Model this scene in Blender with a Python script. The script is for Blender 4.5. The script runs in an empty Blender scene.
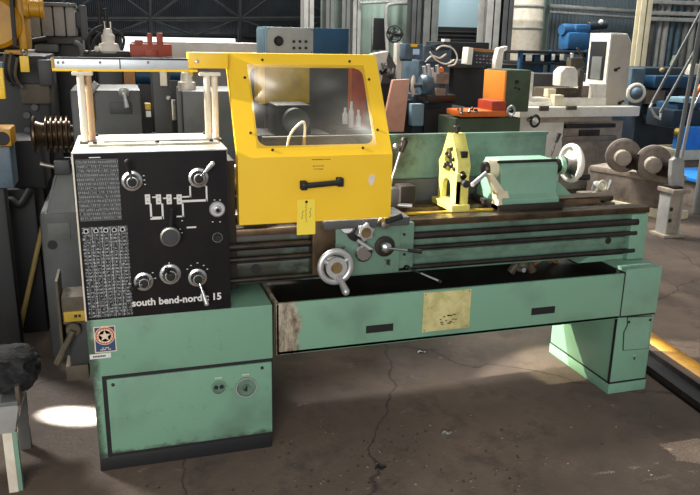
import bpy, bmesh, math, random
from mathutils import Vector, Matrix
random.seed(7)
PI = math.pi
C = bpy.context.scene.collection
# ------------------------------------------------------------------ camera
FPX = 730.0
YAW, PIT, ROL = math.radians(17.5), math.radians(15.7), math.radians(1.09)
CAM = Vector((0.168, -2.813, 1.72))
FW = Vector((math.sin(YAW)*math.cos(PIT), math.cos(YAW)*math.cos(PIT), -math.sin(PIT)))
R0 = Vector((math.cos(YAW), -math.sin(YAW), 0)); U0 = R0.cross(FW)
RT = R0*math.cos(ROL)+U0*math.sin(ROL); UP = -R0*math.sin(ROL)+U0*math.cos(ROL)
cd = bpy.data.cameras.new('camera'); cam = bpy.data.objects.new('camera', cd); C.objects.link(cam)
cd.sensor_width = 36; cd.lens = 36*FPX/700; cd.clip_end = 200; cd.clip_start = 0.05
cam.matrix_world = Matrix(((RT.x, UP.x, -FW.x, CAM.x), (RT.y, UP.y, -FW.y, CAM.y), (RT.z, UP.z, -FW.z, CAM.z), (0, 0, 0, 1)))
bpy.context.scene.camera = cam

def ray(x, y): return RT*(x-350)+UP*(247.5-y)+FW*FPX
def A(x, y, Y):                       # where the plane y = Y is seen at photo point (x, y)
    d = ray(x, y); return CAM+d*((Y-CAM.y)/d.y)
def FL(x, y, z=0.0):
    d = ray(x, y); return CAM+d*((z-CAM.z)/d.z)
def S(px, P):                         # size in metres of px pixels at point P
    return px*((P-CAM).dot(FW))/FPX

# ------------------------------------------------------------------ materials
def sr(c):
    if isinstance(c, str): c = [int(c[i:i+2], 16)/255 for i in (0, 2, 4)]
    return tuple(((v/12.92) if v <= .04045 else ((v+.055)/1.055)**2.4) for v in c)+(1,)
def nt(name):
    m = bpy.data.materials.new(name); m.use_nodes = True
    t = m.node_tree; b = t.nodes['Principled BSDF']; return m, t, b
def N(t, kind, **kw):
    n = t.nodes.new(kind)
    for k, v in kw.items():
        if k in ('operation', 'blend_type', 'data_type', 'feature', 'noise_dimensions', 'wave_type', 'bands_direction', 'distance'): setattr(n, k, v)
        else: n.inputs[int(k[1:]) if k[0] == '_' else k].default_value = v
    return n
def ramp(t, src, a, b):               # 0..1 step between a and b
    n = t.nodes.new('ShaderNodeMapRange'); n.inputs[1].default_value = a; n.inputs[2].default_value = b
    t.links.new(src, n.inputs[0]); return n.outputs[0]
def mixc(t, f, c1, c2):
    n = t.nodes.new('ShaderNodeMix'); n.data_type = 'RGBA'
    for inp, v in ((0, f), (6, c1), (7, c2)):
        if hasattr(v, 'links') or hasattr(v, 'is_linked'): t.links.new(v, n.inputs[inp])
        else: n.inputs[inp].default_value = v
    return n.outputs[2]
def paint(name, col, rough=.5, metal=0, dirt='3a3028', da=.35, ds=5, chip=None, ca=.68, cs=22, bump=.0):
    m, t, b = nt(name); co = t.nodes.new('ShaderNodeTexCoord').outputs['Object']
    n1 = N(t, 'ShaderNodeTexNoise', Scale=ds, Detail=6., Roughness=.65); t.links.new(co, n1.inputs['Vector'])
    c = sr(col)
    f = ramp(t, n1.outputs[0], .42, .85)
    mm = t.nodes.new('ShaderNodeMath'); mm.operation = 'MULTIPLY'; mm.inputs[1].default_value = da*2
    t.links.new(f, mm.inputs[0])
    out = mixc(t, mm.outputs[0], c, sr(dirt))
    if chip:
        n2 = N(t, 'ShaderNodeTexNoise', Scale=cs, Detail=8., Roughness=.7); t.links.new(co, n2.inputs['Vector'])
        out = mixc(t, ramp(t, n2.outputs[0], ca, ca+.03), out, sr(chip))
    t.links.new(out, b.inputs['Base Color'])
    b.inputs['Roughness'].default_value = rough; b.inputs['Metallic'].default_value = metal
    if bump:
        bp = N(t, 'ShaderNodeBump', Strength=bump, Distance=.01); n3 = N(t, 'ShaderNodeTexNoise', Scale=60., Detail=4.)
        t.links.new(co, n3.inputs['Vector']); t.links.new(n3.outputs[0], bp.inputs['Height']); t.links.new(bp.outputs[0], b.inputs['Normal'])
    return m
M = {}
def P(k, *a, **kw): M[k] = paint(k, *a, **kw)
P('green', '7ca68c', .38, da=.16, ds=3, chip='3c4a40', ca=.69, cs=18)
P('green_bed', '6b8a77', .45, dirt='2a2a24', da=.4, ds=6, chip='2c2a26', ca=.62, cs=14)
P('green_lit', '80a890', .4, da=.2, ds=5, chip='3c4038', ca=.66, cs=16)
P('green_stain', '6c8a7a', .45, dirt='2b221a', da=.6, ds=3.2, chip='20242a', ca=.6, cs=20)
P('oily', '1e1a17', .6, da=.3, ds=8, dirt='4a3826')
P('black', '191718', .6, dirt='000000', da=.05)
P('panel', '171415', .62, dirt='2c2623', da=.3, ds=9)
P('yellow', 'ffcf2c', .42, dirt='e0a012', da=.12, ds=3)
P('yellow_dull', 'c9a52a', .5, dirt='5a4413', da=.4, ds=6)
P('yellow_cast', 'c58d08', .45, dirt='4a3208', da=.35, ds=3)
P('chrome', 'd8d8d6', .22, 1, dirt='8a8680', da=.1)
P('steel', 'a8a49c', .34, 1, dirt='4a3a2c', da=.4, ds=12)
P('alum', 'cfcfcf', .4, .7, dirt='8a8680', da=.2)
P('darksteel', '4a4440', .4, .8, dirt='1a1410', da=.5, ds=10)
P('way', '6f5c48', .32, .8, dirt='241a12', da=.6, ds=7)
P('grey', '505252', .5, dirt='2e2a26', da=.4, ds=4)
P('grey_mid', '6e706d', .5, dirt='3c3834', da=.35, ds=4)
P('grey_light', 'a3a29d', .5, dirt='4c4842', da=.3, ds=4)
P('grey_dark', '3a3b3c', .5, dirt='1c1a1a', da=.4, ds=4)
P('charcoal', '1b1b1d', .55, dirt='101010', da=.4, ds=4)
P('white', 'f0e9da', .45, dirt='8a7c66', da=.25, ds=4)
P('cream', 'ddd3b4', .45, dirt='8a7550', da=.25, ds=5)
P('post', 'ece2cf', .4, dirt='a07c50', da=.25, ds=9)
P('headtop', 'c4c3b2', .5, dirt='54442f', da=.6, ds=6)
P('steadyyellow', 'ddd36f', .5, dirt='8a8a4c', da=.35, ds=14, chip='6a5a30', ca=.68, cs=30)
P('blue', '2a5f8c', .45, dirt='1a2a3c', da=.35, ds=5)
P('blue_deep', '1d4a6b', .5, dirt='141c24', da=.35, ds=5)
P('blue_pale', '86a6b4', .5, dirt='3c5a68', da=.3, ds=5)
P('blue_bright', '2b83d6', .45, dirt='17324c', da=.25, ds=5)
P('navy', '22313f', .5, dirt='101418', da=.5, ds=5)
P('bluegrey', '566b78', .45, dirt='22282c', da=.5, ds=5)
P('orange', 'e8742a', .45, dirt='8a3a14', da=.3, ds=5)
P('orange_light', 'ffa040', .45, dirt='c86a20', da=.15, ds=5)
P('redorange', 'b5482a', .5, dirt='5c2214', da=.35, ds=6)
P('salmon', 'd9a088', .6, dirt='a06a50', da=.3, ds=6)
P('rust', '8c8075', .6, .1, dirt='3c2c22', da=.5, ds=7)
P('rust_light', 'b0a393', .6, .2, dirt='4c382a', da=.5, ds=5)
P('olive', '4c5a42', .5, dirt='262c20', da=.4, ds=5)
P('wood', 'a08a4e', .65, dirt='5a4824', da=.35, ds=5)
P('wood_brown', 'a5713e', .65, dirt='5c3a1c', da=.35, ds=5)
P('bracket', '5a5040', .6, dirt='2a221a', da=.5, ds=9)
P('rubber', '1a1a1a', .7, dirt='2c2c2c', da=.2)
P('plate_cream', 'd6cb8f', .5, dirt='8d8440', da=.6, ds=9, chip='4a4420', ca=.64, cs=26)
P('brass', 'b39a6a', .35, .9, dirt='5a4424', da=.4, ds=20)
P('tag_yellow', 'ffe24a', .7, dirt='e8c030', da=.1)
P('ink', '2a2418', .7, da=0)
P('paper', 'e8e6e0', .7, dirt='bab4a8', da=.2, ds=20)
P('cloth', '0f0f10', .9, dirt='4a4848', da=.4, ds=18, bump=.6)
P('sticker_red', 'c8502e', .6, da=.1); P('sticker_blue', '2c4a70', .6, da=.1); P('sticker_cream', 'f0d8bc', .6, da=.05)
P('rail_face', 'cdd3d8', .35, .3, dirt='8c9298', da=.2, ds=6); P('post_tan', 'bf9c78', .45, da=.25); P('hood_tan', 'c4b8a6', .45, dirt='8a7a66', da=.2); P('plant_white', 'dfe3e6', .5, da=.1)

def mat_tray():
    m, t, b = nt('tray_paint'); L = t.links.new
    co = t.nodes.new('ShaderNodeTexCoord').outputs['Object']
    n1 = N(t, 'ShaderNodeTexNoise', Scale=3., Detail=6.); L(co, n1.inputs[0])
    sep = t.nodes.new('ShaderNodeSeparateXYZ'); L(co, sep.inputs[0])
    c = mixc(t, ramp(t, n1.outputs[0], .5, .95), sr('7ca68c'), sr('4c5e50'))
    # worn bare primer at the left end
    n2 = N(t, 'ShaderNodeTexNoise', Scale=16., Detail=8., Roughness=.7)
    mp = t.nodes.new('ShaderNodeMapping'); mp.inputs['Scale'].default_value = (1, 1, .35); L(co, mp.inputs[0]); L(mp.outputs[0], n2.inputs[0])
    a = t.nodes.new('ShaderNodeMath'); a.operation = 'MULTIPLY_ADD'; a.inputs[1].default_value = .16; L(n2.outputs[0], a.inputs[0]); L(sep.outputs[0], a.inputs[2])
    f1 = ramp(t, a.outputs[0], .925, .905)
    n3 = N(t, 'ShaderNodeTexNoise', Scale=30., Detail=8., Roughness=.8); L(mp.outputs[0], n3.inputs[0])
    worn = mixc(t, ramp(t, n3.outputs[0], .42, .6), sr('b5ab94'), sr('5e4c3c'))
    c = mixc(t, f1, c, worn)
    L(c, b.inputs['Base Color']); b.inputs['Roughness'].default_value = .42
    return m
M['tray'] = mat_tray()
M['panel'].node_tree.nodes['Principled BSDF'].inputs['Specular IOR Level'].default_value = .22
def mat_cabinet():
    m, t, b = nt('cabinet_paint'); L = t.links.new
    co = t.nodes.new('ShaderNodeTexCoord').outputs['Object']
    n1 = N(t, 'ShaderNodeTexNoise', Scale=3., Detail=6.); L(co, n1.inputs[0])
    sep = t.nodes.new('ShaderNodeSeparateXYZ'); L(co, sep.inputs[0])
    c = mixc(t, ramp(t, n1.outputs[0], .5, .95), sr('7ca68c'), sr('4c5e50'))
    n4 = N(t, 'ShaderNodeTexNoise', Scale=11., Detail=10., Roughness=.8); L(co, n4.inputs[0])
    c = mixc(t, ramp(t, n4.outputs[0], .57, .74), c, sr('50685a'))
    n2 = N(t, 'ShaderNodeTexNoise', Scale=34., Detail=8., Roughness=.75); L(co, n2.inputs[0])
    c = mixc(t, ramp(t, n2.outputs[0], .69, .72), c, sr('34423a'))
    for ax, w, lo, hi, nsc in ((2, .11, .152, .128, 20.), (0, .09, .072, .05, 14.)):       # grime along the bottom and the left edge
        n = N(t, 'ShaderNodeTexNoise', Scale=nsc, Detail=8., Roughness=.7); L(co, n.inputs[0])
        a = t.nodes.new('ShaderNodeMath'); a.operation = 'MULTIPLY_ADD'; a.inputs[1].default_value = w; L(n.outputs[0], a.inputs[0]); L(sep.outputs[ax], a.inputs[2])
        f = t.nodes.new('ShaderNodeMath'); f.operation = 'MULTIPLY'; f.inputs[1].default_value = .8; L(ramp(t, a.outputs[0], lo, hi), f.inputs[0])
        c = mixc(t, f.outputs[0], c, sr('37392f'))
    L(c, b.inputs['Base Color']); b.inputs['Roughness'].default_value = .38
    return m
M['cabinet'] = mat_cabinet()
def mat_bed(name, col, hi, lo):       # oil-soaked towards the headstock
    m, t, b = nt(name); L = t.links.new
    co = t.nodes.new('ShaderNodeTexCoord').outputs['Object']
    sep = t.nodes.new('ShaderNodeSeparateXYZ'); L(co, sep.inputs[0])
    n1 = N(t, 'ShaderNodeTexNoise', Scale=5., Detail=8., Roughness=.7); L(co, n1.inputs[0])
    c = mixc(t, ramp(t, n1.outputs[0], .45, .8), sr(col), sr('34382e'))
    a = t.nodes.new('ShaderNodeMath'); a.operation = 'MULTIPLY_ADD'; a.inputs[1].default_value = -1.1; L(n1.outputs[0], a.inputs[0]); L(sep.outputs[0], a.inputs[2])
    f = t.nodes.new('ShaderNodeMath'); f.operation = 'MULTIPLY'; f.inputs[1].default_value = .9; L(ramp(t, a.outputs[0], hi, lo), f.inputs[0])
    c = mixc(t, f.outputs[0], c, sr('2e241b'))
    L(c, b.inputs['Base Color']); b.inputs['Roughness'].default_value = .42
    return m
M['bed'] = mat_bed('bed_paint', '6b8a77', .62, .28)
M['splash'] = mat_bed('splash_paint', '6c8a7a', 1.02, .72)
P('line_paint', 'c08a24', .6, dirt='5a4630', da=.5, ds=6)

def mat_chart(name, sx, sz, zig):
    m, t, b = nt(name); L = t.links.new
    co = t.nodes.new('ShaderNodeTexCoord').outputs['Object']
    sep = t.nodes.new('ShaderNodeSeparateXYZ'); L(co, sep.inputs[0])
    def ma(op, a, bb=None, c=None):
        n = t.nodes.new('ShaderNodeMath'); n.operation = op
        for i, v in enumerate((a, bb, c)):
            if v is None: continue
            if isinstance(v, (int, float)): n.inputs[i].default_value = v
            else: L(v, n.inputs[i])
        return n.outputs[0]
    x = ma('MULTIPLY', sep.outputs[0], sx); z = ma('MULTIPLY', sep.outputs[2], sz)
    if zig: x = ma('ADD', x, ma('MULTIPLY', ma('FLOOR', z), .37))
    fx = ma('FRACT', x); fz = ma('FRACT', z)
    cx = ma('FLOOR', ma('MULTIPLY', x, 3)); cz = ma('FLOOR', ma('MULTIPLY', z, 3))
    cb = t.nodes.new('ShaderNodeCombineXYZ'); L(cx, cb.inputs[0]); L(cz, cb.inputs[2])
    wn = t.nodes.new('ShaderNodeTexWhiteNoise'); wn.noise_dimensions = '3D'; L(cb.outputs[0], wn.inputs[0])
    digits = ma('GREATER_THAN', wn.outputs[0], .25 if zig else .5)
    inside = ma('MULTIPLY', ma('MULTIPLY', ma('GREATER_THAN', fx, .2), ma('LESS_THAN', fx, .9)), ma('MULTIPLY', ma('GREATER_THAN', fz, .25), ma('LESS_THAN', fz, .85)))
    line = ma('LESS_THAN', fx if not zig else fz, .1)
    v = ma('MAXIMUM', ma('MULTIPLY', digits, inside), ma('MULTIPLY', line, .7))
    L(mixc(t, ma('MULTIPLY', v, .62 if zig else .9), sr('201e1f'), sr('a4a8a8')), b.inputs['Base Color']); b.inputs['Roughness'].default_value = .5
    return m
M['chart_top'] = mat_chart('chart_fine', 150, 62, True)
M['chart_low'] = mat_chart('chart_columns', 62, 75, False)

def mat_floor():
    m, t, b = nt('workshop_concrete'); L = t.links.new
    co = t.nodes.new('ShaderNodeTexCoord').outputs['Object']
    def noise(s, d=6., r=.6, sc=None):
        n = N(t, 'ShaderNodeTexNoise', Scale=s, Detail=d, Roughness=r); L(co, n.inputs[0]); return n.outputs[0]
    c = mixc(t, ramp(t, noise(.9), .35, .7), sr('463b32'), sr('6a594a'))
    c = mixc(t, ramp(t, noise(3.5, 8, .7), .5, .72), c, sr('3a302a'))
    c = mixc(t, ramp(t, noise(9, 8, .75), .62, .7), c, sr('7c6c5c'))
    c = mixc(t, ramp(t, noise(55, 4, .8), .64, .72), c, sr('807464'))
    c = mixc(t, ramp(t, noise(38, 5, .8), .34, .27), c, sr('2c2420'))
    # cracks
    nz = N(t, 'ShaderNodeTexNoise', Scale=3., Detail=6.); L(co, nz.inputs[0])
    ad = t.nodes.new('ShaderNodeMix'); ad.data_type = 'VECTOR'; ad.inputs[0].default_value = .18; L(co, ad.inputs[4]); L(nz.outputs[1], ad.inputs[5])
    vo = N(t, 'ShaderNodeTexVoronoi', Scale=.62, feature='DISTANCE_TO_EDGE'); L(ad.outputs[1], vo.inputs['Vector'])
    c = mixc(t, ramp(t, vo.outputs[0], .0035, .0005), c, sr('352c26'))
    L(c, b.inputs['Base Color'])
    L(ramp(t, noise(2.2), .2, .8), b.inputs['Roughness'])
    r = t.nodes.new('ShaderNodeMapRange'); r.inputs[3].default_value = .42; r.inputs[4].default_value = .8; L(noise(2.5), r.inputs[0]); L(r.outputs[0], b.inputs['Roughness'])
    bp = N(t, 'ShaderNodeBump', Strength=.35, Distance=.01); L(noise(45, 6, .7), bp.inputs['Height']); L(bp.outputs[0], b.inputs['Normal'])
    return m
M['floor'] = mat_floor()

def mat_ribbed(name, c1, c2, scale, axis=0):
    m, t, b = nt(name); L = t.links.new
    co = t.nodes.new('ShaderNodeTexCoord').outputs['Object']
    w = N(t, 'ShaderNodeTexWave', Scale=scale, Distortion=.0, bands_direction='XYZ'[axis]); L(co, w.inputs[0])
    n = N(t, 'ShaderNodeTexNoise', Scale=1.3, Detail=6.); L(co, n.inputs[0])
    c = mixc(t, ramp(t, n.outputs[0], .3, .8), sr(c1), sr(c2))
    L(c, b.inputs['Base Color']); b.inputs['Roughness'].default_value = .6
    bp = N(t, 'ShaderNodeBump', Strength=.6, Distance=.05); L(w.outputs[1], bp.inputs['Height']); L(bp.outputs[0], b.inputs['Normal'])
    return m
M['wall_green'] = mat_ribbed('green_sheet_wall', 'b4cabd', '98aea2', 1.2)
M['wall_dark'] = mat_ribbed('dark_corrugated_wall', '565c60', '3c4145', 6)
M['wall_bay'] = mat_ribbed('blue_grey_sheet_wall', '78858b', '5a666c', 3)
M['wall_side'] = mat_ribbed('dark_side_wall', '4a4c4c', '34383a', 4, 1)
def mat_glass():
    m, t, b = nt('scratched_clear_plastic'); L = t.links.new
    out = t.nodes['Material Output']
    tr = N(t, 'ShaderNodeBsdfTransparent', Color=(.93, .92, .88, 1)); gl = N(t, 'ShaderNodeBsdfGlossy', Roughness=.3)
    df = N(t, 'ShaderNodeBsdfDiffuse', Color=(.5, .46, .42, 1))
    co = t.nodes.new('ShaderNodeTexCoord').outputs['Object']; n = N(t, 'ShaderNodeTexNoise', Scale=4., Detail=6.); L(co, n.inputs[0])
    r = t.nodes.new('ShaderNodeMapRange'); r.inputs[1].default_value = .35; r.inputs[2].default_value = .8; r.inputs[3].default_value = .0; r.inputs[4].default_value = .06; L(n.outputs[0], r.inputs[0])
    m1 = t.nodes.new('ShaderNodeMixShader'); L(r.outputs[0], m1.inputs[0]); L(tr.outputs[0], m1.inputs[1]); L(df.outputs[0], m1.inputs[2])
    m2 = t.nodes.new('ShaderNodeMixShader'); m2.inputs[0].default_value = .015; L(m1.outputs[0], m2.inputs[1]); L(gl.outputs[0], m2.inputs[2])
    L(m2.outputs[0], out.inputs[0]); return m
M['glass'] = mat_glass()
def mat_emit(name, col, s):
    m, t, b = nt(name); b.inputs['Base Color'].default_value = sr(col); b.inputs['Emission Color'].default_value = sr(col); b.inputs['Emission Strength'].default_value = s; return m
M['daylight'] = mat_emit('daylight_sky_beyond', 'f2f4f6', 1.6)
M['daylight_blue'] = mat_emit('pale_blue_daylight', 'a9c4cc', .55)
M['screen'] = mat_emit('lit_screen', '8aa0b8', .5)

# ------------------------------------------------------------------ mesh builder
class MB:
    def __init__(s): s.bm = bmesh.new(); s.mats = []
    def mi(s, k):
        if k not in s.mats: s.mats.append(k)
        return s.mats.index(k)
    def add(s, bm2, k, mat=None):
        if mat is not None: bmesh.ops.transform(bm2, matrix=mat, verts=bm2.verts)
        i = s.mi(k); vm = {}
        for v in bm2.verts: vm[v] = s.bm.verts.new(v.co)
        for f in bm2.faces:
            try:
                g = s.bm.faces.new([vm[v] for v in f.verts]); g.material_index = i
            except ValueError: pass
        bm2.free(); return s
    def hexa(s, p, k, bev=0):            # p: 4 bottom (ccw) + 4 top
        b = bmesh.new(); v = [b.verts.new(q) for q in p]
        for f in ((3, 2, 1, 0), (4, 5, 6, 7), (0, 1, 5, 4), (1, 2, 6, 5), (2, 3, 7, 6), (3, 0, 4, 7)): b.faces.new([v[i] for i in f])
        bmesh.ops.recalc_face_normals(b, faces=b.faces)
        if bev: bmesh.ops.bevel(b, geom=list(b.edges), offset=bev, segments=2, affect='EDGES', profile=.6)
        return s.add(b, k)
    def box(s, x0, x1, y0, y1, z0, z1, k, bev=0, rot=None, piv=None):
        b = bmesh.new()
        v = [b.verts.new(q) for q in ((x0, y0, z0), (x1, y0, z0), (x1, y1, z0), (x0, y1, z0), (x0, y0, z1), (x1, y0, z1), (x1, y1, z1), (x0, y1, z1))]
        for f in ((3, 2, 1, 0), (4, 5, 6, 7), (0, 1, 5, 4), (1, 2, 6, 5), (2, 3, 7, 6), (3, 0, 4, 7)): b.faces.new([v[i] for i in f])
        bev = min(bev, .45*min(abs(x1-x0), abs(y1-y0), abs(z1-z0)))
        if bev: bmesh.ops.bevel(b, geom=list(b.edges), offset=bev, segments=2, affect='EDGES', profile=.6)
        mt = None
        if rot is not None:
            pv = Vector(piv if piv else ((x0+x1)/2, (y0+y1)/2, (z0+z1)/2)); mt = Matrix.Translation(pv) @ rot.to_4x4() @ Matrix.Translation(-pv)
        return s.add(b, k, mt)
    def pb(s, px0, py0, px1, py1, Y, D, k, bev=.004, z0=None):   # box whose front face lies in the plane y=Y
        a = A(px0, (py0+py1)/2, Y); c = A(px1, (py0+py1)/2, Y); t = A((px0+px1)/2, py0, Y); bo = A((px0+px1)/2, py1, Y)
        return s.box(a.x, c.x, Y, Y+D, bo.z if z0 is None else z0, t.z, k, bev)
    def rev(s, prof, o, ax, k, seg=24):   # lathe profile [(h, r)] about axis ax from o
        ax = Vector(ax).normalized(); t = Vector((0, 0, 1)) if abs(ax.z) < .9 else Vector((1, 0, 0))
        u = ax.cross(t).normalized(); w = ax.cross(u); o = Vector(o); b = bmesh.new(); rings = []
        for h, r in prof:
            if r < 1e-5: rings.append([b.verts.new(o+ax*h)])
            else: rings.append([b.verts.new(o+ax*h+(u*math.cos(2*PI*i/seg)+w*math.sin(2*PI*i/seg))*r) for i in range(seg)])
        for a, c in zip(rings, rings[1:]):
            for i in range(seg):
                j = (i+1) % seg
                if len(a) == 1 and len(c) == 1: continue
                if len(a) == 1: b.faces.new((a[0], c[j], c[i]))
                elif len(c) == 1: b.faces.new((a[i], a[j], c[0]))
                else: b.faces.new((a[i], a[j], c[j], c[i]))
        if len(rings[0]) > 1: b.faces.new(rings[0][::-1])
        if len(rings[-1]) > 1: b.faces.new(rings[-1])
        bmesh.ops.recalc_face_normals(b, faces=b.faces)
        return s.add(b, k)
    def cyl(s, p0, p1, r, k, r1=None, seg=20):
        p0 = Vector(p0); p1 = Vector(p1); d = p1-p0; r1 = r if r1 is None else r1; e = min(r, r1, d.length)*.12
        return s.rev([(0, r-e), (e, r), (d.length-e, r1), (d.length, r1-e)], p0, d, k, seg)
    def tor(s, o, ax, R, r, k, seg=40, n=10, sq=1):
        pr = [(r*math.sin(2*PI*i/n)*sq, R+r*math.cos(2*PI*i/n)) for i in range(n+1)]
        ax = Vector(ax).normalized(); t = Vector((0, 0, 1)) if abs(ax.z) < .9 else Vector((1, 0, 0))
        u = ax.cross(t).normalized(); w = ax.cross(u); o = Vector(o); b = bmesh.new(); rg = []
        for h, q in pr[:-1]: rg.append([b.verts.new(o+ax*h+(u*math.cos(2*PI*i/seg)+w*math.sin(2*PI*i/seg))*q) for i in range(seg)])
        for a in range(n):
            for i in range(seg): b.faces.new((rg[a][i], rg[a][(i+1) % seg], rg[(a+1) % n][(i+1) % seg], rg[(a+1) % n][i]))
        bmesh.ops.recalc_face_normals(b, faces=b.faces)
        return s.add(b, k)
    def ball(s, o, r, k, sc=(1, 1, 1), seg=16):
        b = bmesh.new(); bmesh.ops.create_uvsphere(b, u_segments=seg, v_segments=seg//2+2, radius=r)
        return s.add(b, k, Matrix.Translation(Vector(o)) @ Matrix.Diagonal((*sc, 1)))
    def tube(s, pts, r, k, seg=10, sub=6):
        p = [Vector(q) for q in pts]; out = []
        if len(p) > 2 and sub > 1:
            for i in range(len(p)-1):
                a = p[max(i-1, 0)]; b_ = p[i]; c = p[i+1]; d = p[min(i+2, len(p)-1)]
                for j in range(sub):
                    t = j/sub; out.append(.5*((2*b_)+(c-a)*t+(2*a-5*b_+4*c-d)*t*t+(3*b_-a-3*c+d)*t**3))
            out.append(p[-1])
        else: out = p
        b = bmesh.new(); rg = []; t0 = (out[1]-out[0]).normalized(); u = t0.orthogonal().normalized()
        for i, q in enumerate(out):
            t = (out[min(i+1, len(out)-1)]-out[max(i-1, 0)]).normalized(); u = (u-t*u.dot(t)).normalized(); w = t.cross(u)
            rg.append([b.verts.new(q+(u*math.cos(2*PI*a/seg)+w*math.sin(2*PI*a/seg))*r) for a in range(seg)])
        for a, c in zip(rg, rg[1:]):
            for i in range(seg): b.faces.new((a[i], a[(i+1) % seg], c[(i+1) % seg], c[i]))
        b.faces.new(rg[0][::-1]); b.faces.new(rg[-1]); bmesh.ops.recalc_face_normals(b, faces=b.faces)
        return s.add(b, k)
    def prism(s, poly, axis, a, c, k, bev=0):
        def q(p, h): return {'X': (h, p[0], p[1]), 'Y': (p[0], h, p[1]), 'Z': (p[0], p[1], h)}[axis]
        b = bmesh.new(); v0 = [b.verts.new(q(p, a)) for p in poly]; v1 = [b.verts.new(q(p, c)) for p in poly]; n = len(poly)
        b.faces.new(v0); b.faces.new(v1[::-1])
        for i in range(n): b.faces.new((v0[i], v0[(i+1) % n], v1[(i+1) % n], v1[i]))
        bmesh.ops.recalc_face_normals(b, faces=b.faces)
        if bev: bmesh.ops.bevel(b, geom=list(b.edges), offset=bev, segments=2, affect='EDGES', profile=.6)
        return s.add(b, k)
    def holed(s, outer, inner, f0, f1, k):  # matched loops; f0/f1 map 2-D to 3-D front/back
        b = bmesh.new(); n = len(outer)
        o0 = [b.verts.new(f0(*p)) for p in outer]; i0 = [b.verts.new(f0(*p)) for p in inner]
        o1 = [b.verts.new(f1(*p)) for p in outer]; i1 = [b.verts.new(f1(*p)) for p in inner]
        for i in range(n):
            j = (i+1) % n
            b.faces.new((o0[i], o0[j], i0[j], i0[i])); b.faces.new((o1[j], o1[i], i1[i], i1[j]))
            b.faces.new((o0[j], o0[i], o1[i], o1[j])); b.faces.new((i0[i], i0[j], i1[j], i1[i]))
        bmesh.ops.recalc_face_normals(b, faces=b.faces)
        return s.add(b, k)

def rayloops(outer, inner, c):
    """resample two closed star-shaped outlines about c at common angles"""
    ang = sorted({round(math.atan2(p[1]-c[1], p[0]-c[0]), 5) for p in list(outer)+list(inner)} | {round(-PI+.02+2*PI*i/24, 5) for i in range(24)})
    def hit(poly, a):
        d = (math.cos(a), math.sin(a)); best = None
        for i in range(len(poly)):
            p = poly[i]; q = poly[(i+1) % len(poly)]; ex, ey = q[0]-p[0], q[1]-p[1]; den = d[0]*ey-d[1]*ex
            if abs(den) < 1e-12: continue
            t = ((p[0]-c[0])*ey-(p[1]-c[1])*ex)/den; u = ((p[0]-c[0])*d[1]-(p[1]-c[1])*d[0])/den
            if t > 0 and -1e-4 <= u <= 1.0001 and (best is None or t > best): best = t
        return (c[0]+d[0]*best, c[1]+d[1]*best)
    return [hit(outer, a) for a in ang], [hit(inner, a) for a in ang]
def rrect(x0, x1, y0, y1, r, n=5):
    out = []
    for cx, cy, a0 in ((x1-r, y1-r, 0), (x0+r, y1-r, PI/2), (x0+r, y0+r, PI), (x1-r, y0+r, 1.5*PI)):
        for i in range(n+1): a = a0+PI/2*i/n; out.append((cx+r*math.cos(a), cy+r*math.sin(a)))
    return out

WM = {}
def thing(name, label, cat, loc=(0, 0, 0), rz=0, group=None):
    o = bpy.data.objects.new(name, None); C.objects.link(o); o.location = loc; o.rotation_euler = (0, 0, rz)
    o.empty_display_size = .1; o['label'] = label; o['category'] = cat
    if group: o['group'] = group
    WM[o.name] = Matrix.Translation(Vector(loc)) @ Matrix.Rotation(rz, 4, 'Z'); return o
def part(name, mb, parent=None, label=None, local=False, kind=None):
    me = bpy.data.meshes.new(name); bm = mb.bm
    org = Matrix.Identity(4)
    if parent is not None:
        org = WM[parent.name]
        if not local: bmesh.ops.transform(bm, matrix=org.inverted(), verts=bm.verts)
    for f in bm.faces: f.smooth = True
    for e in bm.edges:
        if len(e.link_faces) == 2:
            try: e.smooth = e.calc_face_angle() < .6
            except Exception: pass
    bm.to_mesh(me); bm.free()
    for k in mb.mats: me.materials.append(M[k])
    o = bpy.data.objects.new(name, me); C.objects.link(o)
    if parent is not None: o.parent = parent; WM[o.name] = org
    if label: o['label'] = label
    if kind: o['kind'] = kind
    return o
def solo(name, mb, label, cat, group=None, kind=None):
    # one-mesh thing; origin put at the middle of its base
    bm = mb.bm; xs = [v.co.x for v in bm.verts]; ys = [v.co.y for v in bm.verts]; zs = [v.co.z for v in bm.verts]
    c = Vector(((min(xs)+max(xs))/2, (min(ys)+max(ys))/2, min(zs)))
    bmesh.ops.translate(bm, vec=-c, verts=bm.verts)
    o = part(name, mb); o.location = c; o['label'] = label; o['category'] = cat; WM[o.name] = Matrix.Translation(c)
    if group: o['group'] = group
    if kind: o['kind'] = kind
    return o
def struct(name, mb): return part(name, mb, kind='structure')
def copy_tree(o, parent=None, **props):
    c = o.copy(); C.objects.link(c); WM[c.name] = WM[o.name].copy()
    if parent is not None: c.parent = parent
    for k, v in props.items(): c[k] = v
    for ch in list(o.children): copy_tree(ch, c)
    return c
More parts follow.
